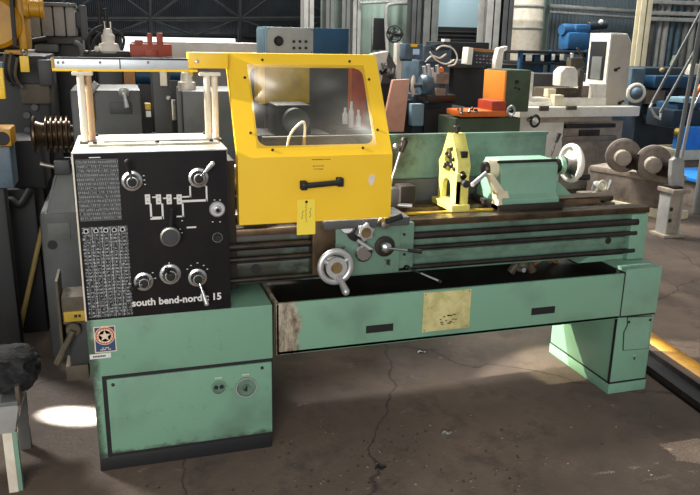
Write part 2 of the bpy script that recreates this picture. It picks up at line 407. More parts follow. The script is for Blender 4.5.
def text_mb(mb, s, p, size, k, bold=0.0, R=None, ext=.0006, align='LEFT', sp=1.0):
    cu = bpy.data.curves.new('t', 'FONT'); cu.body = s; cu.size = size; cu.extrude = ext; cu.offset = bold; cu.align_x = align; cu.space_character = sp; cu.resolution_u = 3
    to = bpy.data.objects.new('t', cu); C.objects.link(to); bpy.context.view_layer.update()
    dg = bpy.context.evaluated_depsgraph_get(); me = bpy.data.meshes.new_from_object(to.evaluated_get(dg)); b = bmesh.new(); b.from_mesh(me)
    mt = Matrix.Translation(Vector(p)) @ (R if R is not None else Matrix.Rotation(PI/2, 4, 'X'))
    bmesh.ops.transform(b, matrix=mt, verts=b.verts)
    mb.add(b, k); bpy.data.objects.remove(to); bpy.data.curves.remove(cu); bpy.data.meshes.remove(me)
    return mb
mb = MB
# ================================================================== THE GREEN LATHE
L = thing('engine_lathe', 'large green metal lathe with black control panel and yellow chuck guard', 'lathe')
# ---- headstock cabinet
m = mb()
m.box(-.008, .722, 0, .62, .425, .667, 'cabinet', .006)
m.box(.0, .034, .001, .62, .06, .43, 'cabinet', .004)
m.box(.034, .714, .022, .62, .06, .43, 'cabinet', .003)
cab = part('headstock_cabinet', m, L)
m = mb(); m.box(.0, .714, .006, .62, 0, .062, 'charcoal', .004); part('plinth', m, L, 'dark oily plinth')
m = mb(); m.box(.034, .722, .006, .024, .062, .426, 'black', 0); part('door_gasket', m, cab)
m = mb(); m.box(.050, .716, -.002, .02, .078, .410, 'cabinet', .004)
door = part('cabinet_door', m, L)
for (px, py, r, kk) in ((218.6, 387, .030, 'green_bed'), (245.9, 386.8, .045, 'green_bed')):
    c = A(px, py, 0); m = mb()
    m.rev([(0, r), (.006, r), (.009, r*.86), (.004, r*.84), (.004, 0)], (c.x, -.001, c.z), (0, -1, 0), kk, 32)
    m.rev([(.0, r*.97), (.0085, r*1.0), (.0085, r*.9), (0, r*.88)], (c.x, -.002, c.z), (0, -1, 0), 'alum' if r > .04 else 'green_lit', 32)
    if r > .04: m.rev([(0, .016), (.012, .014), (.012, 0)], (c.x, -.004, c.z), (0, -1, 0), 'green_bed'); m.box(c.x-.003, c.x+.003, -.02, -.014, c.z-.012, c.z+.012, 'darksteel')
    else:
        for dx in (-.011, .012): m.ball((c.x+dx, -.006, c.z+.002), .0085, 'black')
    for j in range(5): m.box(c.x-.014+j*.006, c.x-.0095+j*.006, -.0028, -.001, c.z+r+.010, c.z+r+.015, 'post')
    part('latch' if r > .04 else 'socket', m, door, 'round recessed latch' if r > .04 else 'round two-hole socket')
for px, py in ((113, 384.5), (262, 367.5)):
    c = A(px, py, 0); m = mb(); m.rev([(0, .007), (.005, .006), (.006, 0)], (c.x, -.002, c.z), (0, -1, 0), 'darksteel', 12); part('screw', m, door)
# sticker
a = A(94, 338, 0); b_ = A(116, 338, 0); t0 = A(105, 326, 0); t1 = A(105, 352, 0)
m = mb(); x0, x1, z1, z0 = a.x, b_.x, t0.z, t1.z
m.box(x0, x1, -.002, 0, z0, z1, 'sticker_cream')
m.box(x0+.004, x1-.004, -.003, 0, z0+.004, z1-.004, 'sticker_blue')
cx = (x0+x1)/2; cz = z1-.040; rr = (x1-x0)/2-.003
m.rev([(0, rr), (.0035, rr), (.0035, 0)], (cx, 0, cz), (0, -1, 0), 'sticker_cream', 36)
m.rev([(0, rr*.93), (.004, rr*.93), (.004, 0)], (cx, 0, cz), (0, -1, 0), 'sticker_red', 36)
m.rev([(.0041, rr*.80), (.0044, rr*.80), (.0044, rr*.62), (.0041, rr*.62)], (cx, 0, cz), (0, -1, 0), 'sticker_cream', 36)
for i in range(18):
    an = 2*PI*i/18
    if i % 4 == 3: continue
    x, z = cx+math.cos(an)*rr*.71, cz+math.sin(an)*rr*.71
    m.box(x-.0016, x+.0016, -.005, -.004, z-.0022, z+.0022, 'sticker_red')
st = [(cx+math.sin(PI*i/5)*(rr*(.62 if i % 2 == 0 else .27)), cz+math.cos(PI*i/5)*(rr*(.62 if i % 2 == 0 else .27))) for i in range(10)]
m.prism(st, 'Y', -.0052, -.003, 'sticker_cream')
for i, (q, w) in enumerate(((.012, .040), (.019, .026))):
    for j in range(7): 
        if (i*7+j) % 5 != 4: m.box(cx-w/2+w*j/7, cx-w/2+w*(j+.7)/7, -.0045, -.003, z0+q-.002, z0+q+.002, 'sticker_cream')
part('star_sticker', m, cab, 'square sticker with a cream star in a red ring over blue')
a = A(89.8, 357, 0); b_ = A(111, 356, 0)
m = mb(); m.box(a.x, b_.x, -.002, 0, a.z-.010, a.z+.010, 'paper')
for j in range(8): m.box(a.x+.012+j*.006, a.x+.0165+j*.006, -.0026, 0, a.z-.004, a.z+.003, 'ink')
part('inventory_label', m, cab, 'small white paper label')
# ---- headstock
m = mb()
m.box(-.006, .552, .0, .50, .667, 1.305, 'grey_dark', .006)
m.box(.552, .60, .14, .50, .70, 1.25, 'oily', .004)
head = part('headstock', m, L)
m = mb(); m.box(-.008, .555, 0, .50, 1.300, 1.320, 'headtop', .006); m.box(.045, .54, .12, .40, 1.318, 1.329, 'headtop', .004); m.box(.10, .50, .17, .36, 1.328, 1.336, 'headtop', .006)
for x in (.07, .3, .51):
    for y in (.14, .38): m.cyl((x, y, 1.328), (x, y, 1.338), .008, 'darksteel')
part('top_cover', m, L, 'pale worn gearbox lid')
m = mb(); m.box(-.004, .549, -.012, .002, .672, 1.316, 'panel', .003)
pan = part('control_panel', m, L, 'black control panel with white lettering')
m = mb(); m.box(-.009, -.003, -.014, .02, .669, 1.318, 'post', .001); m.box(-.009, .551, -.014, .0, 1.314, 1.319, 'alum', .001); part('panel_trim', m, pan, 'bright metal edging')
m = mb(); m.box(.003, .150, -.0135, -.011, 1.062, 1.305, 'chart_top'); m.box(.003, .150, -.0142, -.012, 1.294, 1.305, 'panel'); m.box(.05, .09, -.0146, -.012, 1.298, 1.301, 'alum'); part('thread_chart', m, pan, 'fine white threading table')
m = mb(); m.box(.006, .168, -.0135, -.011, .680, 1.040, 'chart_low')
for x in (.04, .075, .105, .135): m.box(x, x+.0012, -.0142, -.012, .68, 1.04, 'alum')
for x in (.02, .055, .09, .12, .15): m.rev([(0, .009), (.001, .009), (.001, .006), (0, .006)], (x, -.0135, 1.025), (0, -1, 0), 'alum', 16)
part('feed_chart', m, pan, 'white columned feed table')
# lettering and diagrams
m = mb(); s0 = A(132, 308, -.014); s1 = A(229, 301, -.014)
txt = 'south bend-nordic 15'
text_mb(m, txt, (0, 0, 0), .05, 'paper', .0015)
xs = [v.co.x for v in m.bm.verts]; w = max(xs)-min(xs)
target = .345; sc = target/w
bmesh.ops.transform(m.bm, matrix=Matrix.Translation(Vector((A(132, 305, -.014).x, -.0138, A(132, 306.5, -.014).z))) @ Matrix.Diagonal((sc, 1, sc, 1)), verts=m.bm.verts)
part('lettering', m, pan, 'white maker lettering')
def cp(x, y): return A(60+x/2.75, 140+y/2.75, -.013)      # read off the panel
m = mb()
for i, x in enumerate((241, 271, 300, 328)):
    c = cp(x, 163); w_, h_ = .0095, .019
    m.box(c.x-w_, c.x+w_, -.0145, -.012, c.z-h_, c.z+h_, 'paper')
    m.box(c.x-w_*.35, c.x+w_*.3, -.0150, -.012, c.z+h_*.40, c.z+h_*.55, 'ink'); m.box(c.x-w_*.3, c.x+w_*.3, -.0150, -.012, c.z-h_*.55, c.z-h_*.40, 'ink')
def seg(p, q, w=.0022):
    a = cp(*p); b = cp(*q); m.box(min(a.x, b.x)-w, max(a.x, b.x)+w, -.0143, -.012, min(a.z, b.z)-w, max(a.z, b.z)+w, 'paper')
for p, q in (((250, 176), (250, 213)), ((250, 213), (282, 216)), ((282, 176), (282, 216)), ((338, 176), (338, 210)), ((338, 210), (322, 210)), ((337, 156), (358, 156)), ((358, 156), (358, 128)), ((337, 167), (403, 167)), ((403, 167), (403, 128)), ((255, 157), (268, 157)), ((285, 160), (297, 160)), ((314, 160), (325, 160)), ((350, 240), (373, 240))): seg(p, q)
for (x, y) in ((212, 385), (190, 395), (283, 350), (300, 338), (318, 350), (350, 355), (360, 345), (378, 338), (395, 345), (405, 355), (336, 222), (330, 245), (335, 255), (425, 165), (440, 165), (420, 225), (440, 225), (232, 110), (234, 122), (230, 98), (175, 340), (255, 365), (262, 380)):
    c = cp(x, y); m.box(c.x-.003, c.x+.003, -.0140, -.012, c.z-.0015, c.z+.0015, 'paper')
part('dial_markings', m, pan, 'white selector diagram')
def dial(cx, cy, r, name='selector_dial'):
    c = cp(cx, cy); m = mb(); o = (c.x, -.012, c.z)
    m.rev([(0, r), (.006, r), (.010, r*.93), (.012, r*.72), (.026, r*.55), (.034, r*.5), (.036, 0)], o, (0, -1, 0), 'chrome', 32)
    m.rev([(.030, r*.42), (.042, r*.40), (.044, 0)], o, (0, -1, 0), 'rubber', 24)
    return c, part(name, m, L, 'chrome dial with a black hub')
def lever(c, par, ex, ey, k1, k2, r=.006, h=-.045):
    e = cp(ex, ey); m = mb(); p0 = Vector((c.x, h, c.z)); p1 = Vector((e.x, h-.03, e.z)); mid = p0.lerp(p1, .45)
    m.cyl(p0, mid, r*.8, k1); m.cyl(mid, p1, r, k2, r*1.5)
    m.ball(p1, r*1.5, k2 if k2 != 'rubber' else 'rubber')
    return part('lever_handle', m, par)
for (x, y, r, ex, ey, k1, k2) in ((198, 112, .040, 184, 52, 'chrome', 'rubber'), (380, 103, .040, 414, 58, 'chrome', 'alum'), (230, 388, .039, 197, 396, 'chrome', 'rubber'), (303, 368, .043, 290, 343, 'chrome', 'rubber'), (378, 377, .039, 398, 436, 'chrome', 'alum')):
    c, d = dial(x, y, r); lever(c, d, ex, ey, k1, k2, .0062)
c = cp(300, 256); m = mb(); m.rev([(0, .034), (.02, .034), (.05, .040), (.062, .038), (.064, .034)], (c.x, -.012, c.z), (0, -1, 0), 'steel', 32); m.rev([(0, .031), (.004, .030), (.005, 0)], (c.x, -.075, c.z), (0, -1, 0), 'grey_dark', 32)
kn = part('range_knob', m, L, 'large chrome knob')
e = cp(303, 182); m = mb(); m.cyl((c.x, -.055, c.z), (e.x, -.075, e.z), .011, 'rubber', .008); m.ball((e.x, -.075, e.z), .010, 'rubber'); part('lever_handle', m, kn, 'black lever')
c = cp(432, 190); m = mb(); m.rev([(0, .031), (.006, .031), (.010, .026), (.010, 0)], (c.x, -.012, c.z), (0, -1, 0), 'alum', 28); m.rev([(.008, .017), (.022, .014), (.024, 0)], (c.x, -.012, c.z), (0, -1, 0), 'chrome'); m.ball((c.x, -.036, c.z), .008, 'rubber'); part('rotary_switch', m, L, 'bright round switch')
c = cp(433, 268); m = mb(); m.rev([(0, .019), (.006, .018), (.006, .014), (.012, .012), (.012, 0)], (c.x, -.012, c.z), (0, -1, 0), 'rubber', 24); m.rev([(.0, .020), (.003, .020), (.003, .018)], (c.x, -.012, c.z), (0, -1, 0), 'chrome', 24); part('push_button', m, L, 'black push button')
# spindle and chuck behind the guard
m = mb(); m.cyl((.60, .34, 1.13), (.66, .34, 1.13), .07, 'steel'); m.rev([(0, .11), (.01, .118), (.08, .118), (.09, .11), (.09, .03), (.07, .025), (.07, 0)], (.66, .34, 1.13), (1, 0, 0), 'darksteel', 36)
ch = part('chuck', m, L)
for i in range(3):
    an = 2*PI*i/3+.4; m = mb(); y, z = .34+math.cos(an)*.065, 1.13+math.sin(an)*.065
    m.box(.745, .79, y-.03, y+.03, z-.012, z+.012, 'steel', .003, Matrix.Rotation(-an, 3, 'X').inverted()); part('chuck_jaw', m, ch)
# ---- bed
BY = .17
m = mb()
m.box(.60, 2.62, BY, BY+.34, .705, .925, 'bed', .006)
m.box(2.56, 2.66, BY-.035, BY+.36, .69, .925, 'green_lit', .008)
m.box(.56, 2.62, BY-.012, BY+.02, .775, .805, 'bed', .004)
bed = part('bed', m, L)
m = mb(); m.box(.60, 2.665, BY-.03, BY+.06, .928, .958, 'way', .003); m.prism([(BY+.07, .93), (BY+.10, .96), (BY+.13, .93)], 'X', .60, 2.55, 'way')
part('slideway', m, L, 'brown oily front slideway')
m = mb(); m.box(.60, 2.665, BY+.26, BY+.37, .928, .955, 'way', .003); m.prism([(BY+.20, .93), (BY+.225, .955), (BY+.25, .93)], 'X', .60, 2.55, 'way')
part('slideway', m, L, 'rear slideway')
for z, r, k, nm in ((.885, .017, 'darksteel', 'lead_screw'), (.828, .012, 'darksteel', 'feed_rod'), (.737, .012, 'darksteel', 'control_rod')):
    m = mb(); m.cyl((.565, BY-.03, z), (2.60, BY-.03, z), r, k)
    part(nm, m, L)
m = mb(); c = A(606.7, 240, BY-.001); m.rev([(0, .017), (.002, .017), (.002, 0)], (c.x, BY-.013, c.z), (0, -1, 0), 'black', 20); part('lifting_hole', m, bed, 'dark round hole'); m = mb()
c = A(255.5, 268, BY-.001); m.rev([(0, .022), (.002, .022), (.002, 0)], (c.x, BY-.013, c.z), (0, -1, 0), 'black', 20)
part('lifting_hole', m, bed, 'dark round hole')
# bed foot on tail box
m = mb(); m.hexa([(2.30, BY, .68), (2.62, BY, .68), (2.62, BY+.34, .68), (2.30, BY+.34, .68), (2.40, BY, .73), (2.62, BY, .73), (2.62, BY+.34, .73), (2.40, BY+.34, .73)], 'green_lit', .004)
part('bed_foot', m, L)
# ---- chip tray
m = mb()
m.box(.737, 2.450, 0, .016, .436, .668, 'tray', .003)
m.box(.737, .750, .0, .60, .436, .668, 'tray', .002)
m.box(.74, 2.45, .0, .60, .436, .452, 'tray', .002)
m.box(.74, 2.45, .585, .60, .44, .66, 'tray', .002)
tray = part('chip_tray', m, L)
m = mb(); m.box(.752, 2.448, .018, .583, .452, .60, 'oily', .002); part('tray_sludge', m, tray, 'black oily tray filling')
for (a, b) in (((366, 324.5), (393, 332)), ((531.5, 307), (554.5, 314))):
    p = A(a[0], (a[1]+b[1])/2, 0); q = A(b[0], (a[1]+b[1])/2, 0); m = mb(); z = (p.z+q.z)/2; m.box(p.x, q.x, -.003, .001, z-.017, z+.017, 'black'); m.box(p.x+.008, q.x-.006, -.0036, 0, z-.008, z+.008, 'charcoal'); part('slot_plate', m, tray, 'small black slot')
p = A(422.5, 314, 0); q = A(469.5, 314, 0); m = mb(); m.box(p.x, q.x, -.004, .0, .474, .660, 'plate_cream', .001)
for x in (p.x+.01, q.x-.01):
    for z in (.482, .652): m.ball((x, -.004, z), .003, 'darksteel')
rn = random.Random(3)
for i in range(16):
    x = p.x+.06+rn.random()*.10; z = .50+rn.random()*.045; m.box(x, x+.004+rn.random()*.012, -.0046, -.003, z, z+.003+rn.random()*.003, 'ink')
part('name_plate', m, tray, 'stained cream instruction plate')
m = mb(); m.tube([(2.00, .30, .615), (2.04, .30, .66), (2.10, .31, .66), (2.13, .30, .61)], .022, 'bracket'); m.ball((2.06, .29, .655), .035, 'bracket'); m.cyl((2.03, .27, .64), (2.03, .22, .65), .012, 'alum'); part('coolant_valve', m, tray)
for q in (((2.16, .40, .60), (2.36, .40, .70)), ((2.36, .44, .60), (2.20, .44, .70))): m = mb(); m.cyl(*q, .012, 'wood_brown'); part('brace_strap', m, tray)
m = mb(); m.box(1.30, 1.86, .262, .285, .94, .960, 'yellow_dull', .002); part('yellow_strip', m, L, 'yellow-painted strip along the slideway')
# ---- tail end
m = mb(); m.box(2.458, 2.668, 0, .55, .445, .688, 'green_lit', .008); m.box(2.449, 2.460, .004, .5, .445, .672, 'black'); m.box(2.462, 2.664, .006, .54, .436, .448, 'black'); part('tail_box', m, L)
m = mb(); m.box(2.478, 2.700, .05, .60, .062, .440, 'green', .006); m.box(2.474, 2.479, .046, .06, .062, .44, 'black'); leg = part('tail_pedestal', m, L)
m = mb(); m.box(2.474, 2.704, .046, .60, 0, .056, 'green', .004); m.box(2.476, 2.702, .048, .60, .054, .064, 'black'); part('pedestal_base', m, L)
def lp(x, y): return A(540+x/2.354, 190+y/2.354, .048)
pts = [lp(*q) for q in ((206, 300), (262, 297), (258, 322), (254, 372), (196, 376), (198, 335), (206, 318))]
poly = [(q.x, q.z) for q in pts]; cxx = sum(q[0] for q in poly)/7; czz = sum(q[1] for q in poly)/7
m = mb(); m.prism([(cxx+(x-cxx)*1.05, czz+(z-czz)*1.04) for x, z in poly], 'Y', .047, .052, 'black'); m.prism(poly, 'Y', .044, .052, 'green_lit'); dd = part('access_cover', m, leg)
for q in ((178+30, 310), (258, 305)):
    c = lp(*q); m = mb(); m.rev([(0, .007), (.004, .006), (.004, 0)], (c.x, .044, c.z), (0, -1, 0), 'black', 12); part('screw', m, dd)
c = lp(222, 390); m = mb(); m.rev([(0, .013), (.004, .013), (.006, .010), (.006, 0)], (c.x, .05, c.z), (0, -1, 0), 'green_lit', 18); m.box(c.x-.002, c.x+.002, .042, .05, c.z-.02, c.z-.004, 'black'); part('lock', m, leg)
# ---- rear splash guard
m = mb(); m.box(.80, 2.33, .60, .612, .66, 1.283, 'splash', .002); m.box(.80, 2.33, .585, .612, 1.27, 1.285, 'splash', .002)
sg = part('splash_guard', m, L, 'stained green rear splash guard')
m = mb(); m.box(1.0, 2.2, .565, .598, .93, 1.06, 'grey', .004); part('rear_shield', m, L, 'plain grey lower shield')
# ---- carriage and apron
m = mb(); x0, x1 = A(313, 250, .09).x, A(400, 250, .09).x; x2 = A(414, 240, .11).x
m.box(x0, x0+.10, .10, .20, .745, .99, 'way', .006)
m.box(x0+.10, x1, .09, .20, .735, .955, 'green_bed', .008)
m.box(x1-.004, x2, .11, .20, .745, .955, 'green_bed', .006)
m.box(x0+.04, x1+.03, .06, .58, .955, .995, 'grey', .008)
car = part('carriage', m, L)
m = mb(); m.box(x0+.08, x0+.30, .16, .50, .993, 1.05, 'darksteel', .006); m.box(x0+.12, x0+.26, .20, .36, 1.05, 1.11, 'steel', .005); part('cross_slide', m, L)
# tool post block, lever and cross-slide handle right of the guard
m = mb(); c = A(393, 196, .30); m.box(c.x-.05, c.x+.02, .27, .33, c.z-.05, c.z+.04, 'steel', .006)
c = A(405, 195, .36); m.box(c.x-.035, c.x+.045, .33, .42, .97, c.z+.05, 'oily', .015); tp = part('tool_post', m, L, 'dark tool post with a bright clamp')
m = mb(); c = A(397, 205, .28); m.cyl(c, A(412, 206, .26), .010, 'alum'); part('clamp_bolt', m, tp)
m = mb(); a = A(389, 190, .25); b = A(401, 150, .28); m.cyl(a, b, .006, 'steel'); m.cyl(A(401, 152, .27), A(405, 140, .27), .014, 'darksteel', .018); m.ball(A(396, 147, .26), .016, 'steel'); m.ball(A(404, 141, .27), .017, 'darksteel'); part('clamp_lever', m, L, 'steel lever with black knob')
m = mb(); c = A(384, 224, .03); m.rev([(0, .022), (.05, .018), (.055, 0)], (c.x, c.y+.03, c.z), (0, -1, 0), 'steel'); m.cyl(A(386, 222, .0), A(402, 216, -.0), .010, 'rubber', .013); part('cross_slide_handle', m, L)
# big handwheel
c = A(335.5, 266.7, .0); m = mb(); o = (c.x, -.0, c.z)
m.tor(o, (0, -1, 0), .066, .014, 'alum', 48, 10, .9)
m.rev([(-.05, .034), (.02, .046), (.02, 0)], o, (0, -1, 0), 'alum', 28)
for i in range(3):
    an = 2*PI*i/3-PI/2; m.cyl((c.x, -.005, c.z), (c.x+math.cos(an)*.072, -.0, c.z+math.sin(an)*.072), .011, 'alum')
m.cyl((c.x, .10, c.z), (c.x, 0, c.z), .022, 'steel')
hw = part('apron_handwheel', m, L, 'bright metal handwheel')
m = mb(); m.rev([(.018, .026), (.028, .022), (.028, 0)], o, (0, -1, 0), 'brass', 24); part('hub_cap', m, hw)
m = mb(); g = A(339, 277, -.02); m.cyl(g, A(346, 292, -.085), .011, 'alum', .017); m.ball(A(346, 292, -.085), .015, 'alum', (1, .8, 1)); part('grip', m, hw)
# clamp knob, disc and engage lever
c = A(364, 231, .06); m = mb(); m.rev([(0, .052), (.02, .052), (.024, .044), (.024, 0)], (c.x-.02, .10, c.z), (0, -1, 0), 'black', 28)
st = []
for i in range(12): an = 2*PI*i/12; r = .042 if i % 2 == 0 else .030; st.append((c.x+r*math.cos(an+.3), c.z+r*math.sin(an+.3)))
m.prism(st, 'Y', .03, .075, 'alum', .004); m.cyl((c.x, .075, c.z), (c.x, .025, c.z), .022, 'brass'); part('clamp_knob', m, L, 'star-shaped metal knob')
m = mb(); c = A(349, 226, .09); m.rev([(0, .038), (.03, .034), (.04, .026), (.04, 0)], (c.x, .11, c.z), (-.4, -1, 0), 'alum', 28); part('feed_dial', m, L)
c2 = A(364.5, 254, .04); m = mb(); m.rev([(0, .036), (.04, .038), (.046, .031), (.046, 0)], (c2.x, .09, c2.z), (0, -1, 0), 'chrome', 28); m.ball(A(371, 251, .035), .008, 'rubber'); m.cyl(A(357, 240, .05), A(372, 250, .04), .009, 'alum'); part('graduated_dial', m, L, 'round graduated dial')
c3 = A(386.7, 247.8, .06); m = mb(); m.rev([(0, .046), (.02, .046), (.022, .035), (.022, 0)], (c3.x, .10, c3.z), (0, -1, 0), 'darksteel', 28); m.rev([(.02, .030), (.045, .022), (.05, .014), (.055, 0)], (c3.x, .10, c3.z), (0, -1, 0), 'chrome', 28)
fl_ = part('feed_lever', m, L, 'chrome hub with a long black-tipped lever')
m = mb(); a = Vector((c3.x, .055, c3.z)); b = A(408, 250.3, .0); m.cyl(a, b, .0055, 'chrome'); m.cyl(b, A(422, 251.7, -.03), .008, 'rubber', .010); part('grip', m, fl_)
m = mb(); a = A(408, 268, .10); b = A(440, 281.5, .0); m.cyl(a, a.lerp(b, .45), .005, 'rubber'); m.cyl(a.lerp(b, .4), b, .0055, 'chrome', .006); m.ball(b, .009, 'rubber'); m.cyl((a.x-.02, .14, .75), a, .012, 'darksteel'); part('start_lever', m, L, 'thin steel lever above the tray')
m = mb()
for (px, py, r) in ((338, 242, .012), (344, 240, .014), (405, 235, .006), (405, 255, .006)):
    m = mb(); q = A(px, py, .09); m.rev([(0, r), (.006, r*.9), (.006, r*.5), (.003, 0)], (q.x, .10, q.z), (0, -1, 0), 'darksteel', 14); part('bolt', m, car)
# ---- steady rest (in the YZ plane)
sx = 1.655
m = mb()
def xf(dx): return lambda y, z: (sx+dx, .265+(y-.235)*.88, z)
up_o = [(.235, 1.125), (.46, 1.125), (.475, 1.17), (.44, 1.20), (.372, 1.315), (.315, 1.315), (.245, 1.22), (.225, 1.17)]
up_i = [(.35+.05*math.cos(2*PI*i/16), 1.185+.062*math.sin(2*PI*i/16)) for i in range(16)]
o_, i_ = rayloops(up_o, up_i, (.35, 1.185)); m.holed(o_, i_, xf(0), xf(.024), 'steadyyellow')
lo_o = [(.235, .985), (.46, .985), (.46, 1.126), (.235, 1.126)]
lo_i = [(.30, .998), (.41, .998), (.41, 1.05)]+[(.355+.055*math.cos(PI*i/8), 1.055+.045*math.sin(PI*i/8)) for i in range(1, 8)]+[(.30, 1.05)]
o_, i_ = rayloops(lo_o, lo_i, (.355, 1.03)); m.holed(o_, i_, xf(0), xf(.024), 'steadyyellow')
m.box(sx-.025, sx+.07, .245, .48, .958, .990, 'steadyyellow', .004)
m.box(sx-.004, sx+.053, .252, .272, 1.10, 1.14, 'steadyyellow', .003)
fo = [(.265, .985), (.265, 1.125), (.256, 1.17), (.274, 1.22), (.335, 1.315), (.385, 1.315), (.385, 1.295), (.350, 1.295), (.294, 1.215), (.276, 1.17), (.285, 1.12), (.285, .985)]
m.prism(fo, 'X', sx+.001, sx+.066, 'steadyyellow', .002)
sr_ = part('steady_rest', m, L, 'pale yellow steady rest with an arched opening')
for (y0, z0, y1, z1) in ((.35, 1.315, .35, 1.205), (.275, 1.14, .32, 1.165), (.425, 1.14, .38, 1.165)):
    m = mb(); d = Vector((0, y1-y0, z1-z0)).normalized(); p0 = Vector((sx+.027, y0, z0))-d*.035; m.cyl(p0, p0+d*.03, .016, 'darksteel'); m.cyl(p0, (sx+.027, y1, z1), .009, 'darksteel'); m.ball((sx-.001, y1, z1+.002), .013, 'darksteel'); part('adjusting_screw', m, sr_, 'dark knurled screw')
m = mb(); m.cyl((sx+.03, .265, 1.10), (sx+.03, .215, 1.095), .014, 'rubber', .018); part('clamp_screw', m, sr_)
for (y, z) in ((.33, 1.245), (.305, 1.20), (.385, 1.215), (.40, 1.15), (.29, 1.155)): m = mb(); m.ball((sx-.002, y, z), .010, 'darksteel'); part('clamp_bolt', m, sr_)
m = mb(); m.box(sx+.02, sx+.055, .270, .30, 1.20, 1.24, 'darksteel', .004); part('clamp_block', m, sr_)
# ---- tailstock
m = mb(); x0, x1 = 1.885, 2.195
pr_ = [(.225, .985), (.50, .985), (.50, 1.02), (.47, 1.05), (.46, 1.15), (.43, 1.187), (.29, 1.187), (.262, 1.16), (.258, 1.03), (.225, 1.01)]
m.prism(pr_, 'X', x0, x1, 'green_lit', .006)
m.box(x0-.02, x1+.02, .215, .52, .955, .985, 'oily', .004)
m.box(x0-.01, x1, .275, .290, 1.176, 1.190, 'darksteel', .003)
m.prism([(x1-.01, .985), (x1+.17, .985), (x1+.03, 1.10), (x1-.01, 1.10)], 'Y', .37, .41, 'green_lit', .004)
ts = part('tailstock', m, L)
m = mb(); m.cyl((x0-.055, .33, 1.145), (x0, .33, 1.145), .026, 'way'); m.rev([(0, .030), (.012, .036), (.02, .036), (.026, .03), (.026, .018), (-.001, .016)], (x0-.062, .33, 1.145), (1, 0, 0), 'darksteel', 24); m.rev([(0, .045), (.05, .05), (.05, 0)], (x0-.040, .33, 1.145), (1, 0, 0), 'cream', 24); part('quill', m, ts)
m = mb(); m.hexa([(x0-.02, .225, .955), (x0+.06, .225, .955), (x0+.06, .30, .955), (x0-.02, .30, .955), (x0-.02, .24, 1.05), (x0+.03, .24, 1.05), (x0+.03, .30, 1.05), (x0-.02, .30, 1.05)], 'cream', .004)
m.hexa([(x0-.03, .235, 1.04), (x0+.02, .235, 1.04), (x0+.02, .29, 1.04), (x0-.03, .29, 1.04), (x0-.07, .25, 1.13), (x0-.045, .25, 1.13), (x0-.045, .29, 1.13), (x0-.07, .29, 1.13)], 'cream', .004); part('clamp_bracket', m, ts, 'worn cream clamp bracket')
m = mb(); a = A(486, 173, .22); b = A(472, 185, .18); m.cyl(a, b, .009, 'alum', .011); part('clamp_lever', m, ts, 'short white-metal lever')
m = mb(); a = A(551, 156, .36); b = A(559, 133, .36); m.cyl(a, b, .005, 'darksteel'); m.cyl(a.lerp(b, .6), b, .010, 'rubber', .013); part('lock_lever', m, ts, 'black-tipped lock lever')
m = mb(); wx = x1+.095; m.cyl((x1-.01, .34, 1.145), (x1+.09, .34, 1.145), .036, 'darksteel'); m.cyl((x1+.05, .34, 1.145), (x1+.075, .34, 1.145), .045, 'green_lit'); m.tor((wx+.03, .34, 1.155), (1, 0, 0), .086, .014, 'white', 48, 10, 1.3); m.rev([(0, .036), (.012, .046), (.03, .078), (.034, .078), (.018, .04), (.018, 0)], (wx-.01, .34, 1.155), (1, 0, 0), 'steel', 28)
for i in range(3): an = 2*PI*i/3+2.0; m.cyl((wx+.01, .34, 1.155), (wx+.028, .34+math.cos(an)*.088, 1.155+math.sin(an)*.088), .014, 'white', .010)
tw = part('tailstock_handwheel', m, ts, 'white rimmed handwheel')
m = mb(); m.cyl((wx+.03, .27, 1.095), (wx+.09, .27, 1.095), .012, 'rubber', .017); part('grip', m, tw)
# small bright chip of hardware behind bed end
# ---- chuck guard
GX0, GX1, GY, GZ0, GZB, GZT, GYT = .600, 1.250, .05, 1.0, 1.27, 1.669, .300
th = .006
def gp(d):  # u = x, v along upper panel
    n = Vector((0, -(GZT-GZB), GYT-GY)).normalized()
    return lambda u, v: Vector((u, GY+(GYT-GY)*v, GZB+(GZT-GZB)*v))-n*d*-1
outer = [(GX0, 0), (GX1, 0), (GX1, 1), (GX0, 1)]; inner = [(x, y/.472) for x, y in rrect(.688, 1.178, .11*.472, .866*.472, .04, 7)]
# keep corner rounding isotropic
inner = [(x, y) for x, y in inner]
o_, i_ = rayloops(outer, [(x, y) for x, y in inner], (.933, .49))
m = mb(); m.holed(o_, i_, gp(0), gp(-th), 'yellow')
m.box(GX0, GX1, GY, GY+th, GZ0, GZB+.003, 'yellow')
for xa, xb in ((GX0, GX0+th), (GX1-th, GX1)):
    m.prism([(GY+.001, GZ0), (GY+.05, GZ0), (GY+.055, GZB+.02), (GYT+.05, GZT), (GYT, GZT), (GY+.001, GZB)], 'X', xa, xb, 'yellow')
m.box(GX0, GX1, GYT, GYT+.06, GZT-.006, GZT, 'yellow')
cg = part('chuck_guard', m, L, 'bright yellow sheet-metal chuck guard')
m = mb(); f = gp(.004); b = bmesh.new(); vs = [b.verts.new(f(x, y)) for x, y in ((.68, .09), (1.186, .09), (1.186, .886), (.68, .886))]; b.faces.new(vs); m.add(b, 'glass')
